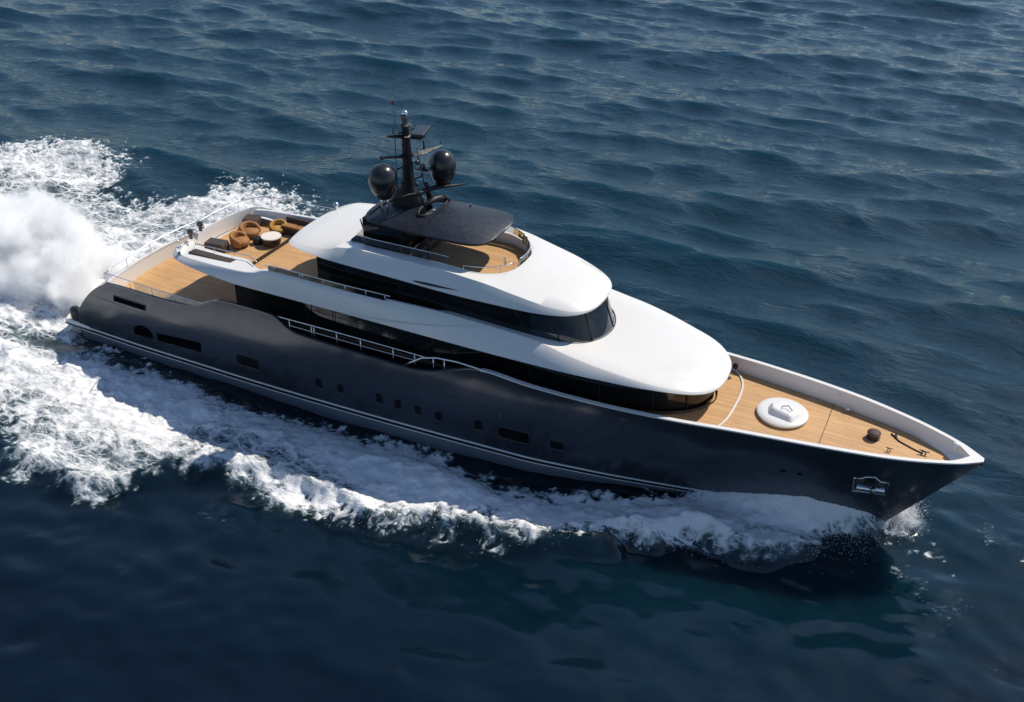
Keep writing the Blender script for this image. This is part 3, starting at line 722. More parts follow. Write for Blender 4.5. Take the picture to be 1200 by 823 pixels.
for (x0, y0, z0), (x1, y1, z1) in (((21.8, -.75, 13.3), (22.1, .75, 13.25)), ((21.85, -.5, 15.0), (22.05, .6, 14.98)), ((21.9, -.55, 12.55), (22.3, .7, 12.5))):
    m = MB(); m.tube([(x0, y0, z0), (x1, y1, z1)], .035, 6); m.build("crossbar", M['black'], MAST, smooth=True)
for x, y, z, h_ in ((21.62, -.6, 14.98, .55), (22.1, .75, 13.25, .5), (21.8, -.75, 13.3, .35), (22.05, .6, 14.98, .4), (22.85, 1.7, 13.9, .3)):
    m = MB(); m.tube([(x, y, z), (x, y, z+h_)], [.022, .012], 5); m.build("rod_antenna", M['darksteel'], MAST, smooth=True)
for x, y, z, r_ in ((22.42, .15, 13.45, .12), (22.5, -.1, 12.45, .1), (22.3, .72, 12.58, .09)):
    m = MB(); m.lathe((x, y, z), [(0, -r_), (r_*.8, -r_*.8), (r_, 0), (r_*.7, r_*.75), (0, r_)], 12); m.build("navigation_light", M['darksteel'], MAST, smooth=True)
def radome(c, r, h, foot, tilt):
    m = MB(); pr_ = [(0, -h*.98), (r*.5, -h*.98)]+[(r*max(math.cos(a), 0)**(.55 if a < 0 else .85)*(1 if a > 0 else 1-.10*math.sin(-a)), h*math.sin(a)*.98) for a in np.linspace(-1.25, 1.5, 26)]+[(0, h*.985)]
    m.lathe(c, pr_, 32); o = m.build("radome", M['radome'], smooth=True, auto=60)
    p = MB(); p.lathe((c[0], c[1], c[2]-h), [(0, .1), (r*.62, .1), (r*.55, -.06), (r*.3, -.12), (r*.25, foot), (0, foot)], 20); p.build("radome_pedestal", M['black'], o, smooth=True, auto=40)
    return o
radome((21.56, -1.6, 13.02), .70, .80, -.1, 0)
o = radome((22.97, 1.6, 12.82), .68, .86, -.16, 0)
m = MB(); m.tube([(21.5, -1.75, 12.3), (21.45, -1.6, 11.25)], .035, 6); m.tube([(21.75, -1.5, 12.3), (21.6, -1.45, 11.25)], .035, 6); m.tube([(21.3, -1.5, 12.3), (21.25, -1.5, 11.25)], .03, 6); m.build("radome_leg", M['steel'], smooth=True)

# foredeck fittings
def zdk(y): return 4.67
pts = []
for a in np.linspace(-math.pi/2*.98, math.pi/2*.98, 50):
    pts.append((37.9+1.36*(1-abs(math.sin(a))**3)**.5, 2.95*math.sin(a)))
m = MB(); P = []
for i, (x, y) in enumerate(pts):
    t = math.atan2(y/2.92, (x-38.05)/1.22); nx, ny = math.cos(t), math.sin(t)
    if abs(y) > hull_pt(38.5, 4.62)[1]-.2: continue
    P.append([(x-.04*nx, y-.04*ny, 4.66), (x-.04*nx, y-.04*ny, 4.70), (x+.04*nx, y+.04*ny, 4.70), (x+.04*nx, y+.04*ny, 4.66)])
m.grid(np.array(P)); m.build("deck_trim", M['white'])
m = MB(); m.lathe((41.38, .18, 4.64), [(0, .02), (1.02, .02), (1.10, .05), (1.16, .11), (1.16, .19), (1.08, .25), (.9, .27), (0, .29)], 48); HATCH = m.build("deck_hatch", M['white'], smooth=True, auto=50)
m = MB(); m.add([(40.86, -.38, 4.91), (41.95, -.62, 4.91), (42.22, .1, 4.91), (42.0, .82, 4.91), (41.0, .82, 4.91), (40.72, .25, 4.91),
                 (40.95, -.22, 5.20), (41.85, -.40, 5.16), (42.02, .1, 5.08), (41.88, .68, 5.02), (41.05, .70, 5.08), (40.84, .22, 5.18)],
                [(0, 1, 7, 6), (1, 2, 8, 7), (2, 3, 9, 8), (3, 4, 10, 9), (4, 5, 11, 10), (5, 0, 6, 11), (6, 7, 8, 9, 10, 11)]); m.build("hatch_cover", M['white'], HATCH, bevel=.11)
m = MB(); m.tube([(41.32, .0, 5.18), (41.36, .0, 5.26), (41.60, .16, 5.26), (41.72, .0, 5.24), (41.82, -.02, 5.18)], .022, 6); m.build("hatch_handle", M['brownpanel'], HATCH, smooth=True)
m = MB(); m.lathe((45.42, .28, 4.66), [(0, 0), (.30, 0), (.30, .06), (.24, .08), (.24, .22), (.3, .26), (.3, .31), (.2, .34), (0, .34)], 18); m.build("capstan", M['wicker'], smooth=True, auto=40)
m = MB(); m.lathe((45.42, .28, 5.0), [(0, .03), (.22, .03), (.26, 0), (.26, -.02), (0, -.02)], 18); m.build("capstan_cap", M['wicker'], smooth=True, auto=40)
m = MB(); m.tube([(46.1, .95, 4.69), (46.5, .52, 4.69), (47.0, .28, 4.69), (47.55, .06, 4.69)], .035, 6); m.tube([(46.35, .66, 4.69), (46.3, 1.05, 4.69)], .045, 6); m.build("mooring_line", M['black'], smooth=True)
def cleat(x, y, mat, s=1.0):
    m = MB(); m.tube([(x-.22*s, y, 4.86), (x, y, 4.83), (x+.22*s, y, 4.86)], [.02*s, .045*s, .02*s], 8)
    for dx in (-.07, .07): m.tube([(x+dx*s, y, 4.66), (x+dx*s, y, 4.83)], .03*s, 6)
    m.build("cleat", mat, smooth=True)
cleat(47.6, .05, M['darksteel']); cleat(46.2, -.42, M['darksteel'], .7); cleat(44.0, 1.75, M['steel'], .7)
m = MB(); m.lathe((48.78, .62, 4.66), [(0, 0), (.09, 0), (.07, .06), (.06, .42), (.16, .48), (.18, .58), (.12, .66), (0, .68)], 14); m.build("bow_bollard", M['white'], smooth=True, auto=50)
m = MB()
for x in (43.35,):
    yy = hull_pt(x, 4.62)[1]-.14
    m.box((x, 0, 4.672), (.03, 2*yy, .012))
m.build("deck_seam", M['brownpanel'])
for x in (39.3, 43.5):
    m = MB(); m.tube([(x, hull_y(x, 4.75)-.16-.0, 4.66), (x, hull_y(x, 5.2)-.20, 5.25)], .012, 5); m.build("lining_seam", M['darksteel'])
m = MB(); m.lathe((38.5, 2.42, 5.05), [(0, 0), (.12, .02), (.14, .2), (.06, .3), (0, .3)], 12); m.build("deck_light", M['black'], smooth=True, auto=50)
m = MB(); m.lathe((16.2, 1.75, 9.02), [(0, 0), (.10, 0), (.10, .2), (.16, .3), (.1, .42), (0, .45)], 12); m.build("searchlight", M['steel'], smooth=True, auto=50)
for x, y in ((8.9, -1.0), (9.1, -2.0)):
    m = MB(); m.lathe((x, y, 7.36), [(0, 0), (.10, 0), (.10, .24), (.17, .34), (.15, .52), (0, .56)], 12); m.build("stern_light", M['darksteel'], smooth=True, auto=50)

# ---------------- loose furniture on the upper aft deck
def thing(name, loc, label, cat, group=None):
    o = bpy.data.objects.new(name, None); COL.objects.link(o); o.location = loc; o["label"] = label; o["category"] = cat
    if group: o["group"] = group
    return o
ZU = 6.375
def armchair(name, x, y, rz, mat, label, s=1.0):
    t = thing(name, (x, y, ZU), label, "armchair", "armchairs on the upper aft deck")
    R = Matrix.Translation((x, y, ZU)) @ Matrix.Rotation(rz, 4, 'Z') @ Matrix.Scale(s, 4)
    def put(m): m.v = [tuple(R @ Vector(q)) for q in m.v]; return m
    m = MB(); m.lathe((0, 0, .12), [(0, 0), (.44, 0), (.50, .05), (.50, .22), (.44, .30), (0, .33)], 24); put(m).build("seat", mat, t, smooth=True, auto=50)
    m = MB(); P = []
    for a in np.linspace(math.radians(70), math.radians(290), 26):
        k = max(math.sin((a-math.radians(70))/math.radians(220)*math.pi), 0)**.5; h = .42+.36*k
        c_, s_ = math.cos(a), math.sin(a)
        P.append([(r_*c_, r_*s_, z_) for r_, z_ in ((.46, .14), (.43, h-.06), (.48, h), (.57, h), (.62, h-.08), (.58, .14))])
    m.grid(np.array(P), 0, False, True); m.add(P[0], [tuple(range(6))]); m.add(P[-1], [tuple(range(6))]); put(m).build("backrest", mat, t, smooth=True, auto=60)
    m = MB(); m.lathe((0, 0, 0), [(0, 0), (.36, 0), (.40, .12), (0, .12)], 20); put(m).build("base", M['wicker'], t, smooth=True, auto=40)
armchair("armchair", 10.72, .05, .35, M['orange'], "orange round-backed armchair nearest the starboard side, in front of the round table", .98)
armchair("armchair", 10.45, 1.25, -.2, M['orange'], "orange round-backed armchair behind another, on the far side of the upper deck", .98)
armchair("armchair", 11.55, 2.35, -1.2, M['yellow'], "yellow armchair beside the dark wicker sofa at the port bulwark", .85)
t = thing("round_table", (12.1, 1.0, ZU), "low round table with white top and dark wicker drum base", "table")
m = MB(); m.lathe((12.1, 1.0, ZU), [(0, 0), (.42, 0), (.50, .1), (.54, .36), (.52, .46), (0, .46)], 28); m.build("base", M['wicker'], t, smooth=True, auto=45)
m = MB(); m.lathe((12.1, 1.0, ZU+.46), [(0, 0), (.55, 0), (.57, .03), (.55, .07), (0, .08)], 32); m.build("table_top", M['cushion'], t, smooth=True, auto=45)
def pouf(name, x, y, rz, size, label, top, cat):
    t = thing(name, (x, y, ZU), label, cat)
    m = MB(); m.box((x, y, ZU+size[2]/2), size, rz, taper=1.08); m.build("base", M['wicker'], t, bevel=.04)
    m = MB(); m.box((x, y, ZU+size[2]+.05), (size[0]*1.02, size[1]*1.02, .10), rz); m.build("cushion", top, t, bevel=.04)
pouf("planter_bench", 9.95, -1.05, .15, (1.1, .7, .5), "dark wicker bench at the starboard aft corner of the upper deck", M['brownpanel'], "bench")
pouf("side_table", 9.75, 2.25, .3, (.8, .8, .55), "dark brown square side table at the port aft corner of the upper deck", M['wicker'], "side table")
t = thing("sofa", (12.6, 2.75, ZU), "long brown wicker sofa along the port bulwark with tan cushions", "sofa")
m = MB(); m.box((12.7, 2.72, ZU+.2), (2.0, .75, .40)); m.box((12.7, 3.02, ZU+.55), (2.0, .16, .5)); m.build("frame", M['wicker'], t, bevel=.04)
for x in (12.2, 13.2):
    m = MB(); m.box((x, 2.66, ZU+.47), (.95, .6, .14)); m.build("cushion", M['orange'], t, bevel=.05)

t = thing("footstool", (11.35, .75, ZU), "small dark footstool between the orange armchairs and the round table", "footstool")
m = MB(); m.lathe((11.35, .75, ZU), [(0, 0), (.26, 0), (.30, .1), (.30, .30), (.24, .36), (0, .37)], 18); m.build("seat", M['black'], t, smooth=True, auto=50)

# ================================================================== THE SEA
def fft_field(n, spec, seed):
    g = np.random.default_rng(seed).standard_normal((n, n)); F = np.fft.fft2(g)
    k = np.fft.fftfreq(n)*n; kx, ky = np.meshgrid(k, k, indexing='ij')
    F *= spec(kx, ky); F[0, 0] = 0
    f = np.real(np.fft.ifft2(F)); s = f.std()
    return f/s, F/s, kx, ky
def sample(f, L, X, Y):
    n = f.shape[0]; u = (np.asarray(X)/L*n) % n; v = (np.asarray(Y)/L*n) % n
    i = np.floor(u).astype(int); j = np.floor(v).astype(int); a = u-i; b = v-j; i %= n; j %= n; i1 = (i+1) % n; j1 = (j+1) % n
    return f[i, j]*(1-a)*(1-b)+f[i1, j]*a*(1-b)+f[i, j1]*(1-a)*b+f[i1, j1]*a*b
# wind sea: travelling roughly across the yacht's course
def sea_tile(n, L, peak, seed, th0, spread, hi):
    k0 = 2*math.pi/L
    def spec(kx, ky):
        k = np.hypot(kx, ky)*k0+1e-6; kp = 2*math.pi/peak; th = np.arctan2(ky, kx)
        d = np.abs(np.cos(th-th0))**spread
        return np.sqrt(np.exp(-1.25*(kp/k)**2)*k**-3.6*d*np.exp(-(k/(2*math.pi/hi))**2))
    f, F, kx, ky = fft_field(n, spec, seed); k = np.hypot(kx, ky)+1e-9
    dx = np.real(np.fft.ifft2(1j*F*kx/k)); dy = np.real(np.fft.ifft2(1j*F*ky/k))
    return f, dx, dy
TH0 = math.radians(92)
T1 = sea_tile(512, 190.0, 19.0, 5, TH0, 14.0, 2.6)
T2 = sea_tile(512, 67.0, 6.5, 9, TH0-.15, 6.0, .9)
T3 = sea_tile(512, 41.0, 3.0, 21, TH0+.15, 1.5, .7)
NZ = fft_field(1024, lambda a, b: (np.hypot(a, b)+1e-6)**-1.75*(np.hypot(a, b) > 2), 3)[0]
NZ2 = fft_field(1024, lambda a, b: (np.hypot(a, b)+1e-6)**-1.3*(np.hypot(a, b) > 8), 4)[0]
def fbm(X, Y, L, f=NZ): return sample(f, L, X, Y)
def gauss(X, Y, x, y, sx, sy=None, rot=0.0):
    sy = sy or sx; c, s = math.cos(rot), math.sin(rot); dx = X-x; dy = Y-y
    return np.exp(-(((dx*c+dy*s)/sx)**2+((-dx*s+dy*c)/sy)**2))

# outline of the white water (world metres)
YO = lerp_tab([(-60, -19), (-30, -15.5), (-10, -13.0), (0, -12.8), (5.4, -13.8), (7.8, -14.6), (10.7, -15.0), (12.6, -14.6), (14.2, -12.6), (16, -11.1), (19.2, -10.1), (21.4, -10.8), (23.5, -10.6), (25.7, -10.2), (27.7, -9.1), (30.1, -8.5), (32.3, -8.3),
               (34.8, -6.8), (36.6, -5.9), (38.8, -5.2), (41, -4.9), (42.5, -4.4), (44.4, -3.0), (46, -1.3), (46.9, -.1)])
YI = lerp_tab([(-60, 0), (0, -3.6), (2.2, -4.6), (6.9, -4.9), (11.9, -5.7), (15.2, -5.6), (17.3, -4.9), (19, -5.2), (21.7, -4.9), (24, -4.1), (25.9, -4.3), (27.7, -4.8), (29.4, -4.8), (32, -4.6), (35.1, -3.7), (36.7, -2.7), (38.2, -1.6), (40, .2), (43, 1.2), (47.2, 1.5)])
PORT = np.array([(47.3, -.5), (48.3, .5), (47.9, 1.9), (46.6, 2.6), (44, 3.6), (40, 5), (34, 7), (26, 9.5), (16, 12.5), (9, 14), (5.2, 14.8), (3.6, 16.8), (.5, 18.6), (-2.2, 18.9), (-4.9, 18.9), (-7, 16.4), (-8.4, 13.2), (-11, 12.3), (-13.8, 13.3), (-15, 15.5), (-17.5, 18.5), (-21.4, 20.3), (-25, 18.0), (-29, 15.2), (-36, 14), (-60, 14), (-60, -2), (0, -2), (0, 0), (46.6, 0)])
def poly_sdf(X, Y, V):
    """signed distance, positive inside"""
    d = np.full(X.shape, 1e9); inside = np.zeros(X.shape, bool); n = len(V)
    for i in range(n):
        a = V[i]; b = V[(i+1) % n]; e = b-a; wx = X-a[0]; wy = Y-a[1]
        t = np.clip((wx*e[0]+wy*e[1])/(e@e), 0, 1); d = np.minimum(d, (wx-t*e[0])**2+(wy-t*e[1])**2)
        c = (a[1] <= Y) != (b[1] <= Y)
        with np.errstate(divide='ignore', invalid='ignore'):
            inside ^= c & (X < a[0]+(Y-a[1])/(e[1] if e[1] != 0 else 1e-12)*e[0])
    return np.where(inside, 1, -1)*np.sqrt(d)

def chop(X, Y):
    """how rough the open sea is: sheltered and smooth on the near side"""
    a = 0.26+0.74*sstep(Y-0.16*(X-20), -7.0, 11.0)
    right = sstep(X, 46, 60)*0.12
    near = 1-0.8*np.exp(-((np.maximum(np.abs(X-23)-22, 0)/6)**2+(Y/5.0)**2))
    return np.clip(a+right*(1-a), 0, 1)*near
def wake_h(X, Y):
    """bow wave, hollow along the side, stern wash"""
    wob = 0.55*fbm(X, Y, 40.0)
    a = Y-(YO(X)+wob*sstep(46-X, 0, 8))
    A = np.interp(X, [-40, 0, 8, 16, 24, 30, 36, 40, 43, 45.5, 47.0], [.1, .3, .5, .55, .65, .75, .80, .85, .65, .3, 0.0])
    wdt = np.interp(X, [0, 20, 34, 42, 46], [5.0, 4.0, 2.6, 2.0, 1.2])
    ridge = A*sstep(a, -.7, .55)*np.exp(-np.maximum(a-.5, 0)/wdt)
    ridge = ridge*(Y < 1.5)
    # sheet of water climbing the plating near the bow
    hb = np.interp(X, [30, 35, 37, 40, 43.4, 45.3, 46.5, 47], [0, .0, .1, .9, 1.75, 1.35, .8, 0])
    hy = np.interp(X, [30, 36, 40, 43.4, 46.5, 47], [3.6, 2.6, 1.75, 1.15, .3, 0])
    sheet = hb*np.exp(-np.maximum(np.abs(Y)-hy, 0)/np.interp(X, [36, 40, 43, 46], [.5, 1.1, 1.0, .5]))*(np.abs(Y) < 7)
    hollow = -.45*np.exp(-((np.abs(Y)-4.9)/1.3)**2)*sstep(X, 12, 20)*(1-sstep(X, 32, 38))
    secondary = .45*gauss(X, Y, 13.5, -6.9, 4.5, 1.0, -.12)+.35*gauss(X, Y, 20.5, -6.3, 2.5, .8, -.2)+.3*gauss(X, Y, 26.5, -6.6, 3, 1.2, -.1)
    stern = .5*gauss(X, Y, -6, 0, 7, 3.5)-.5*gauss(X, Y, -1, -3, 2.5, 2.5)
    pw = .5*np.exp(-((Y-(12.5+.12*(8-X)))/2.0)**2)*sstep(18-X, 0, 12)*sstep(X, -14, -2)
    pw2 = .4*gauss(X, Y, -11, 9.5, 5, 2.2, .3)
    fan = .8*gauss(X, Y, 47.2, .8, .6, .7)
    return np.maximum(ridge, sheet)+fan+hollow+secondary+stern+pw-pw2
def sea_disp(X, Y):
    c = chop(X, Y); c2 = np.maximum(c, .85)
    far = np.exp(-(np.maximum(np.hypot(X-20, Y-30)-350, 0)/500)**2)
    a1 = .21*c*far; a2 = .045*c2*far
    z = a1*sample(T1[0], 190.0, X, Y)+a2*sample(T2[0], 67.0, X, Y)
    a3 = .034*(1-sstep(c, .4, .8))*(np.abs(X) < 200)
    z = z+a3*sample(T3[0], 41.0, X, Y)
    dx = 1.0*(a1*sample(T1[1], 190.0, X, Y)+a2*sample(T2[1], 67.0, X, Y)); dy = 1.0*(a1*sample(T1[2], 190.0, X, Y)+a2*sample(T2[2], 67.0, X, Y))
    return dx, dy, z
def axis(lo, hi, step, far, nfar):
    core = np.arange(lo, hi+step/2, step); g = np.geomspace(step, far, nfar); t = np.cumsum(g)
    return np.concatenate([lo-t[::-1], core, hi+t])
ax = axis(-92, 74, .29, 700, 60); ay = axis(-36, 140, .29, 700, 60)
X, Y = np.meshgrid(ax, ay, indexing='ij')
def grid_mesh(name, X, Y, Z, mask=None, attrs=None):
    n, m = X.shape; co_ = np.stack([X, Y, Z], -1).reshape(-1, 3).astype(np.float32)
    idx = np.arange(n*m).reshape(n, m); q = np.stack([idx[:-1, :-1], idx[1:, :-1], idx[1:, 1:], idx[:-1, 1:]], -1).reshape(-1, 4)
    if mask is not None:
        mk = mask.reshape(-1); q = q[mk[q].any(1)]
        used = np.unique(q); remap = np.full(n*m, -1); remap[used] = np.arange(len(used)); q = remap[q]; co_ = co_[used]
    else: used = slice(None)
    me = bpy.data.meshes.new(name); me.vertices.add(len(co_)); me.vertices.foreach_set("co", co_.ravel())
    me.loops.add(q.size); me.loops.foreach_set("vertex_index", q.ravel().astype(np.int32))
    me.polygons.add(len(q)); me.polygons.foreach_set("loop_start", (np.arange(len(q))*4).astype(np.int32))
    try: me.polygons.foreach_set("loop_total", np.full(len(q), 4, np.int32))
    except Exception: pass
    me.update(calc_edges=True)
    for k, v in (attrs or {}).items():
        a = me.attributes.new(k, 'FLOAT', 'POINT'); a.data.foreach_set("value", v.reshape(-1)[used].astype(np.float32))
    return me

def foam_density(X, Y):
    w1 = fbm(X, Y, 34.0); w2 = fbm(X+7, Y-3, 13.0, NZ2)
    edge = .55*w1+.35*w2
    # starboard band
    a = Y-YO(X)+edge*np.interp(X, [20, 36, 46], [1.0, .55, .25]); b = YI(X)-Y+.45*w1+.3*w2
    sb = sstep(a, np.interp(X, [16, 24, 36, 42], [-.6, -.9, -.8, -.7]), np.interp(X, [16, 24, 36, 42], [1.3, .55, .6, 1.3]))*sstep(b, -.5, .8)*(X < 47.0)
    body = np.interp(X, [-40, 2, 12, 20, 28, 36, 47], [.90, 1.0, 1.0, .97, 1.08, 1.15, 1.12])
    # older, lacy water towards the outer aft edge
    lace = np.exp(-((a-1.2)/2.2)**2)*sstep(20-X, 0, 6)
    dens = sb*(body-.22*lace)
    gap = .30*gauss(X, Y, 19.0, -8.8, 5, .6, -.05)+.15*gauss(X, Y, 28.5, -6.0, 6, .5, -.12)+.35*gauss(X, Y, 12.0, -12.2, 3.5, .9, .1)
    dens = dens-sb*gap
    # port side and stern wake
    s = poly_sdf(X+1.0*w1, Y+.8*w2, PORT)
    pt = sstep(s, -.4, 1.6)
    dp = .88-.30*gauss(X, Y, -11.9, 9.7, 3.0, 1.5, .3)-.38*gauss(X, Y, -18, 11.0, 4.0, 1.6, .25)-.25*gauss(X, Y, -2, 9.5, 2.6, 1.4)-.34*gauss(X, Y, -6.9, 8.9, 3.2, 1.3, .2)-.2*gauss(X, Y, 1.4, 13.9, 2, 1)-.30*gauss(X, Y, -22, 9.0, 5, 2.0, .2)
    dp = dp+.35*np.exp(-((Y-(12.0+.55*(X+19)))/.7)**2)*gauss(X, Y, -19.5, 11.8, 5, 5)
    dens = np.maximum(dens, pt*dp)
    st_ = sstep(2.0-X, 0, 2)*sstep(6.5-np.abs(Y), 0, 2)*.9
    dens = np.maximum(dens, st_)
    dens = dens-.75*gauss(X, Y, .6, -5.2, 2.6, .9, -.05)-.5*gauss(X, Y, -2.2, -5.6, 2.6, .8, -.1)
    dens = dens-.5*gauss(X, Y, 44.9, -1.9, 1.0, .45, .5)-.35*gauss(X, Y, 42.3, -2.9, 1.6, .35, .25)
    dens = dens+.9*gauss(X, Y, 47.2, .9, .7, .8)
    # thin wisps of old foam drifting on the smooth water
    for (xa, ya), (xb_, yb), k in (((9.0, -17.2), (9.8, -14.9), .12), ((16.8, -18.7), (18.2, -15.6), .13), ((47.4, -1.6), (49.6, -4.6), .30), ((48.6, -6.5), (51.5, -2.0), .24), ((50.6, 3.2), (52.6, .8), .30), ((17.4, -13.0), (19.6, -12.2), .24)):
        L = math.hypot(xb_-xa, yb-ya); ux, uy = (xb_-xa)/L, (yb-ya)/L; q = (X-xa)*ux+(Y-ya)*uy; o_ = -(X-xa)*uy+(Y-ya)*ux+.45*w2+.3*np.sin(q*1.3)
        dens = np.maximum(dens, k*np.exp(-(o_/.28)**2)*sstep(q, -.4, L*.4)*(1-sstep(q, L*.6, L+.4)))
    return np.clip(dens, 0, 1.5)

fr = ((X > -62) & (X < 54) & (Y > -24) & (Y < 23))
dx, dy, z = sea_disp(X, Y); wk = np.where(fr, wake_h(X, Y), 0.0); aer = np.where(fr, foam_density(X, Y), 0.0)
me = grid_mesh("sea", X+dx, Y+dy, z+wk, None, {"chop": chop(X, Y), "aerated": aer})

def mk_sea():
    t = NT("sea_water")
    t.set(Roughness=0.035, IOR=1.47); t.b.inputs["Specular IOR Level"].default_value = 0.5
    at = t.new("ShaderNodeAttribute", attribute_name="aerated"); ch = t.new("ShaderNodeAttribute", attribute_name="chop")
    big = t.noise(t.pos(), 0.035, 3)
    # base colour graded across the yacht's track: navy near, greener blue beyond
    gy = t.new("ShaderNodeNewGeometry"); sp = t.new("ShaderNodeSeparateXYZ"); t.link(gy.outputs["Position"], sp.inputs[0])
    ygrade = t.ramp(t.math('ADD', sp.outputs[1], t.math('MULTIPLY', t.math('SUBTRACT', big, .5), 40.0)), -22.0, 26.0)
    deep = t.mixc(ygrade, (0.0012, 0.0064, 0.0145), (0.0030, 0.0250, 0.0425))
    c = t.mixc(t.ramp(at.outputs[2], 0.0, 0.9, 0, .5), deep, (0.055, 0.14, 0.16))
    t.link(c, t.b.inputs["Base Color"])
    t.b.subsurface_method = "RANDOM_WALK"; t.b.inputs["Subsurface Weight"].default_value = 1.0
    t.b.inputs["Subsurface Radius"].default_value = (.5, 1.0, 1.2); t.b.inputs["Subsurface Scale"].default_value = 12.0
    # wind ripples, stretched along the crests
    p1 = t.pos((0.55, 1.25, 1), -.12); p2 = t.pos((.8, 1.3, 1), .35)
    r1 = t.noise(p1, 1.1, 6, 0.62, .5); r2 = t.noise(p2, 3.6, 4, 0.6, .3)
    st_ = t.ramp(ch.outputs[2], .22, .9, .03, .46, False)
    bp = t.new("ShaderNodeBump"); bp.inputs["Distance"].default_value = .45; t.link(r1, bp.inputs["Height"]); t.link(st_, bp.inputs["Strength"])
    bp2 = t.new("ShaderNodeBump"); bp2.inputs["Distance"].default_value = .12; t.link(r2, bp2.inputs["Height"]); t.link(st_, bp2.inputs["Strength"]); t.link(bp.outputs[0], bp2.inputs["Normal"])
    t.link(bp2.outputs[0], t.b.inputs["Normal"])
    return t.m
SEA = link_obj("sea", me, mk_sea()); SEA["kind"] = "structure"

# ------------------------------------------------------------------ foam lying on the water
fx = np.arange(-44, 53.5, .115); fy = np.arange(-23, 21.5, .115)
X, Y = np.meshgrid(fx, fy, indexing='ij'); D = foam_density(X, Y)
dx, dy, z = sea_disp(X, Y); wk = wake_h(X, Y)
bil = np.abs(fbm(X, Y, 11.0, NZ)); bil2 = np.abs(fbm(X+3, Y+1, 5.0, NZ2)); puff = np.clip(1.1-.8*bil, 0, 1.1); puff2 = np.clip(1-.8*bil2, 0, 1)
thick = sstep(D, .25, .9)
rough = np.interp(X, [-40, 0, 15, 30, 36, 40, 47], [.17, .18, .14, .14, .16, .15, .10])*np.where(Y > 0, .75, 1)
Zf = z+wk+.025+.05*sstep(D, .5, .9)+thick*(rough*puff+.05*puff2)*sstep(D, .2, .6)
# keep the foam out of the hull and off the plating above its own level
inside = (np.abs(Y) < np.array([hull_y(min(max(x, 4.1), 47), .5) if 1.2 < x < 46.9 else 0 for x in fx])[:, None]-.25)
mask = (D > .03) & ~inside
me = grid_mesh("wake_foam", X+dx, Y+dy, Zf, mask, {"foam_cover": D})
def mk_foam():
    t = NT("sea_foam"); t.set(Roughness=0.7)
    d = t.new("ShaderNodeAttribute", attribute_name="foam_cover").outputs[2]
    p = t.pos((.75, 1.2, .5), .12); n1 = t.noise(p, .8, 7, .66, .8); n2 = t.noise(t.pos((.5, 1.5, .6), .15), 2.6, 6, .68, .6)
    n3 = t.noise(t.pos((.6, 1.3, .8), -.1), 9.0, 4, .65, .3)
    def web(scale, warp, ws):
        vo = t.new("ShaderNodeTexVoronoi", feature='DISTANCE_TO_EDGE'); vo.inputs["Scale"].default_value = scale
        wv = t.new("ShaderNodeVectorMath", operation='ADD'); nv = t.new("ShaderNodeTexNoise"); nv.inputs["Scale"].default_value = ws; nv.inputs["Detail"].default_value = 5
        q = t.pos((.7, 1.25, .5), .1); t.link(q, nv.inputs["Vector"])
        sc = t.new("ShaderNodeVectorMath", operation='SCALE'); sc.inputs[3].default_value = warp
        t.link(nv.outputs[1], sc.inputs[0]); t.link(q, wv.inputs[0]); t.link(sc.outputs[0], wv.inputs[1]); t.link(wv.outputs[0], vo.inputs["Vector"]); return vo.outputs[0]
    w1 = t.ramp(web(.9, 1.3, .9), .0, .16, 1, 0); w2 = t.ramp(web(2.4, .8, 1.8), .0, .16, 1, 0)
    lace = t.math('MAXIMUM', w1, t.math('MULTIPLY', w2, .75))
    e1 = t.math('MULTIPLY', t.math('SUBTRACT', n1, .5), 1.5); e2 = t.math('MULTIPLY', t.math('SUBTRACT', n2, .5), 1.1); e3 = t.math('MULTIPLY', t.math('SUBTRACT', n3, .5), .55)
    calm = t.ramp(d, .7, 1.05, 1.0, .45)
    v = t.math('ADD', d, t.math('MULTIPLY', t.math('ADD', e1, t.math('ADD', e2, e3)), calm))
    solid = t.ramp(v, .50, 1.02)
    lacy = t.math('MULTIPLY', t.math('MULTIPLY', lace, t.ramp(d, .03, .22)), t.ramp(t.math('ADD', d, t.math('MULTIPLY', e1, .9)), .12, .62))
    milky = t.math('MULTIPLY', t.ramp(d, .05, .9), t.ramp(n1, .3, .7, .12, .48))
    al = t.math('MAXIMUM', solid, t.math('ADD', t.math('MULTIPLY', lacy, .75), milky), clamp=True)
    white = t.math('MAXIMUM', solid, lacy)
    t.link(t.mixc(white, (0.30, 0.43, 0.50), (0.83, 0.835, 0.84)), t.b.inputs["Base Color"])
    t.link(t.bump(t.math('ADD', t.math('MULTIPLY', solid, .6), t.math('ADD', n2, t.math('MULTIPLY', n3, .5))), .55, .16), t.b.inputs["Normal"])
    tr = t.new("ShaderNodeBsdfTransparent"); mx = t.new("ShaderNodeMixShader"); t.link(al, mx.inputs[0]); t.link(tr.outputs[0], mx.inputs[1]); t.link(t.b.outputs[0], mx.inputs[2]); t.link(mx.outputs[0], t.out.inputs[0])
    return t.m
FOAM = link_obj("wake_foam", me, mk_foam()); FOAM["kind"] = "stuff"
FOAM["label"] = "churned white foam of the bow wave and wake around the yacht"; FOAM["category"] = "foam"

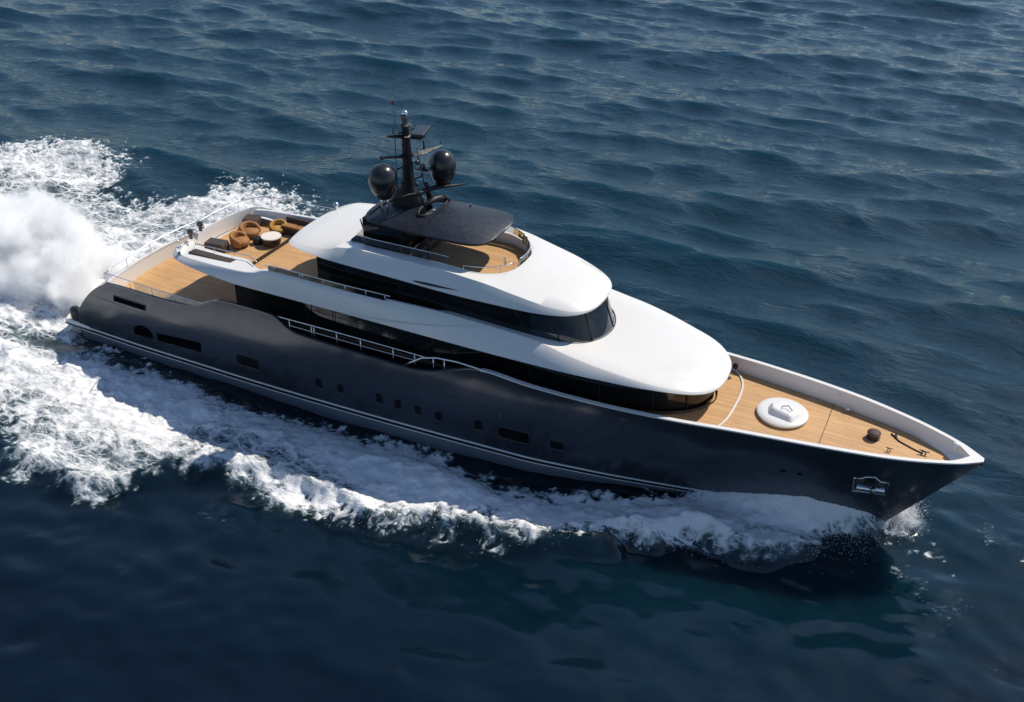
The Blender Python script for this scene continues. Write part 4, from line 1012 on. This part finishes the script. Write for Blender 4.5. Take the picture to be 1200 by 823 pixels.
# ------------------------------------------------------------------ spray in the air
def droplets(name, pts, rad, label):
    pts = np.asarray(pts); n = len(pts); base = np.array([(1, 1, 1), (1, -1, -1), (-1, 1, -1), (-1, -1, 1)])/1.732
    v = (pts[:, None, :]+base[None]*np.asarray(rad)[:, None, None]).reshape(-1, 3).astype(np.float32)
    f = np.array([(0, 1, 2), (0, 3, 1), (0, 2, 3), (1, 3, 2)]); q = (f[None]+4*np.arange(n)[:, None, None]).reshape(-1, 3)
    me = bpy.data.meshes.new(name); me.vertices.add(len(v)); me.vertices.foreach_set("co", v.ravel()); me.loops.add(q.size); me.loops.foreach_set("vertex_index", q.ravel().astype(np.int32))
    me.polygons.add(len(q)); me.polygons.foreach_set("loop_start", (np.arange(len(q))*3).astype(np.int32)); me.update(calc_edges=True)
    o = link_obj(name, me, M['spray']); o["kind"] = "stuff"; o["label"] = label; o["category"] = "spray"; return o
M['spray'] = simple("spray_drops", (.84, .85, .86), .6, var=.03)
n = 3500
xs = rng.uniform(22, 46.5, n); lat = np.abs(rng.normal(0, .45, n))*rng.choice([-1, 1], n); ys = YO(xs)+.5+lat
zs = sea_disp(xs, ys)[2]+wake_h(xs, ys)+np.abs(rng.normal(0, .22, n))*np.interp(xs, [18, 34, 42, 47], [.6, 1, 1.5, 1])
pts = [np.stack([xs, ys, zs], 1)]
xs = rng.uniform(38.5, 46.8, 2500); ys = -np.interp(xs, [38, 43.4, 46.6, 47], [2.0, 1.25, .4, .2])-np.abs(rng.normal(0, 1.0, 2500)); zs = wake_h(xs, ys)+np.abs(rng.normal(0, .25, 2500)); pts.append(np.stack([xs, ys, zs], 1))
xs = rng.normal(47.25, .42, 12000); ys = rng.normal(.85, .5, 12000); zs = .2+np.abs(rng.normal(0, .5, 12000)); pts.append(np.stack([xs, ys, zs], 1))
pts = np.concatenate(pts); droplets("bow_spray", pts, rng.uniform(.008, .026, len(pts)), "fine white droplets thrown up along the bow wave")

# plume behind the stern: lumpy white core of spray inside a soft cloud
blobs = [(-2.6, -.9, .7, 1.7), (-4.4, .5, 1.1, 2.2), (-6.4, 1.9, 1.7, 2.4), (-5.6, -1.6, .8, 1.9), (-8.4, .2, 1.5, 2.5), (-10.3, 3.0, 1.7, 2.2), (-11.2, -1.2, 1.0, 2.3), (-13.2, 1.6, 1.4, 2.6), (-16.8, .5, 1.3, 2.6), (-20.5, 1.5, 1.2, 2.6), (-15.5, -2.6, .6, 2.0), (-3.0, 2.4, .6, 1.4), (-24, .8, 1.2, 2.8)]
pts = []
for x, y, z, r in blobs:
    k = int(900*r); d = rng.normal(0, 1, (k, 3)); d /= np.linalg.norm(d, axis=1)[:, None]; d[:, 2] = np.abs(d[:, 2])
    rr = r*(.85+np.abs(rng.normal(0, .28, k))); pts.append(np.array([x, y, z])+d*rr[:, None]+np.array([-.4, 0, .1])*np.abs(rng.normal(0, 1, k))[:, None])
pts = np.concatenate(pts); droplets("stern_spray", pts, rng.uniform(.010, .032, len(pts)), "fine white droplets flying off the spray cloud behind the stern")
def mk_cloud():
    t = NT("spray_cloud"); t.n.remove(t.b)
    v = t.new("ShaderNodeVolumePrincipled"); v.inputs["Color"].default_value = (.992, .994, .996, 1); v.inputs["Anisotropy"].default_value = 0.0
    pos = t.new("ShaderNodeNewGeometry").outputs["Position"]; acc = None
    nv = t.new("ShaderNodeTexNoise"); nv.inputs["Scale"].default_value = .55; nv.inputs["Detail"].default_value = 5; nv.inputs["Roughness"].default_value = .6; t.link(pos, nv.inputs["Vector"])
    for x, y, z, r in blobs:
        d = t.new("ShaderNodeVectorMath", operation='DISTANCE'); t.link(pos, d.inputs[0]); d.inputs[1].default_value = (x, y, z)
        k = t.math('SUBTRACT', 1.0, t.math('DIVIDE', d.outputs[1], r*1.22)); acc = k if acc is None else t.math('MAXIMUM', acc, k)
    n2 = t.noise(pos, 1.7, 4, .6)
    val = t.math('ADD', acc, t.math('ADD', t.math('MULTIPLY', t.math('SUBTRACT', nv.outputs[0], .5), 1.5), t.math('MULTIPLY', t.math('SUBTRACT', n2, .5), .55)))
    den = t.ramp(val, .04, .42, 0.0, 4.0)
    t.link(den, v.inputs["Density"]); t.link(v.outputs[0], t.out.inputs["Volume"])
    return t.m
m = MB()
bm = bmesh.new()
for x, y, z, r in blobs:
    bmesh.ops.create_icosphere(bm, subdivisions=3, radius=r*1.32, matrix=Matrix.Translation((x, y, z)))
me = bpy.data.meshes.new("spray_plume"); bm.to_mesh(me); bm.free()
PL = link_obj("spray_plume", me, mk_cloud()); PL["kind"] = "stuff"; PL["label"] = "white cloud of spray thrown up behind the stern"; PL["category"] = "spray"
md = PL.modifiers.new("remesh", 'REMESH'); md.mode = 'VOXEL'; md.voxel_size = .35
S.cycles.volume_step_rate = 1.0; S.cycles.volume_max_steps = 256
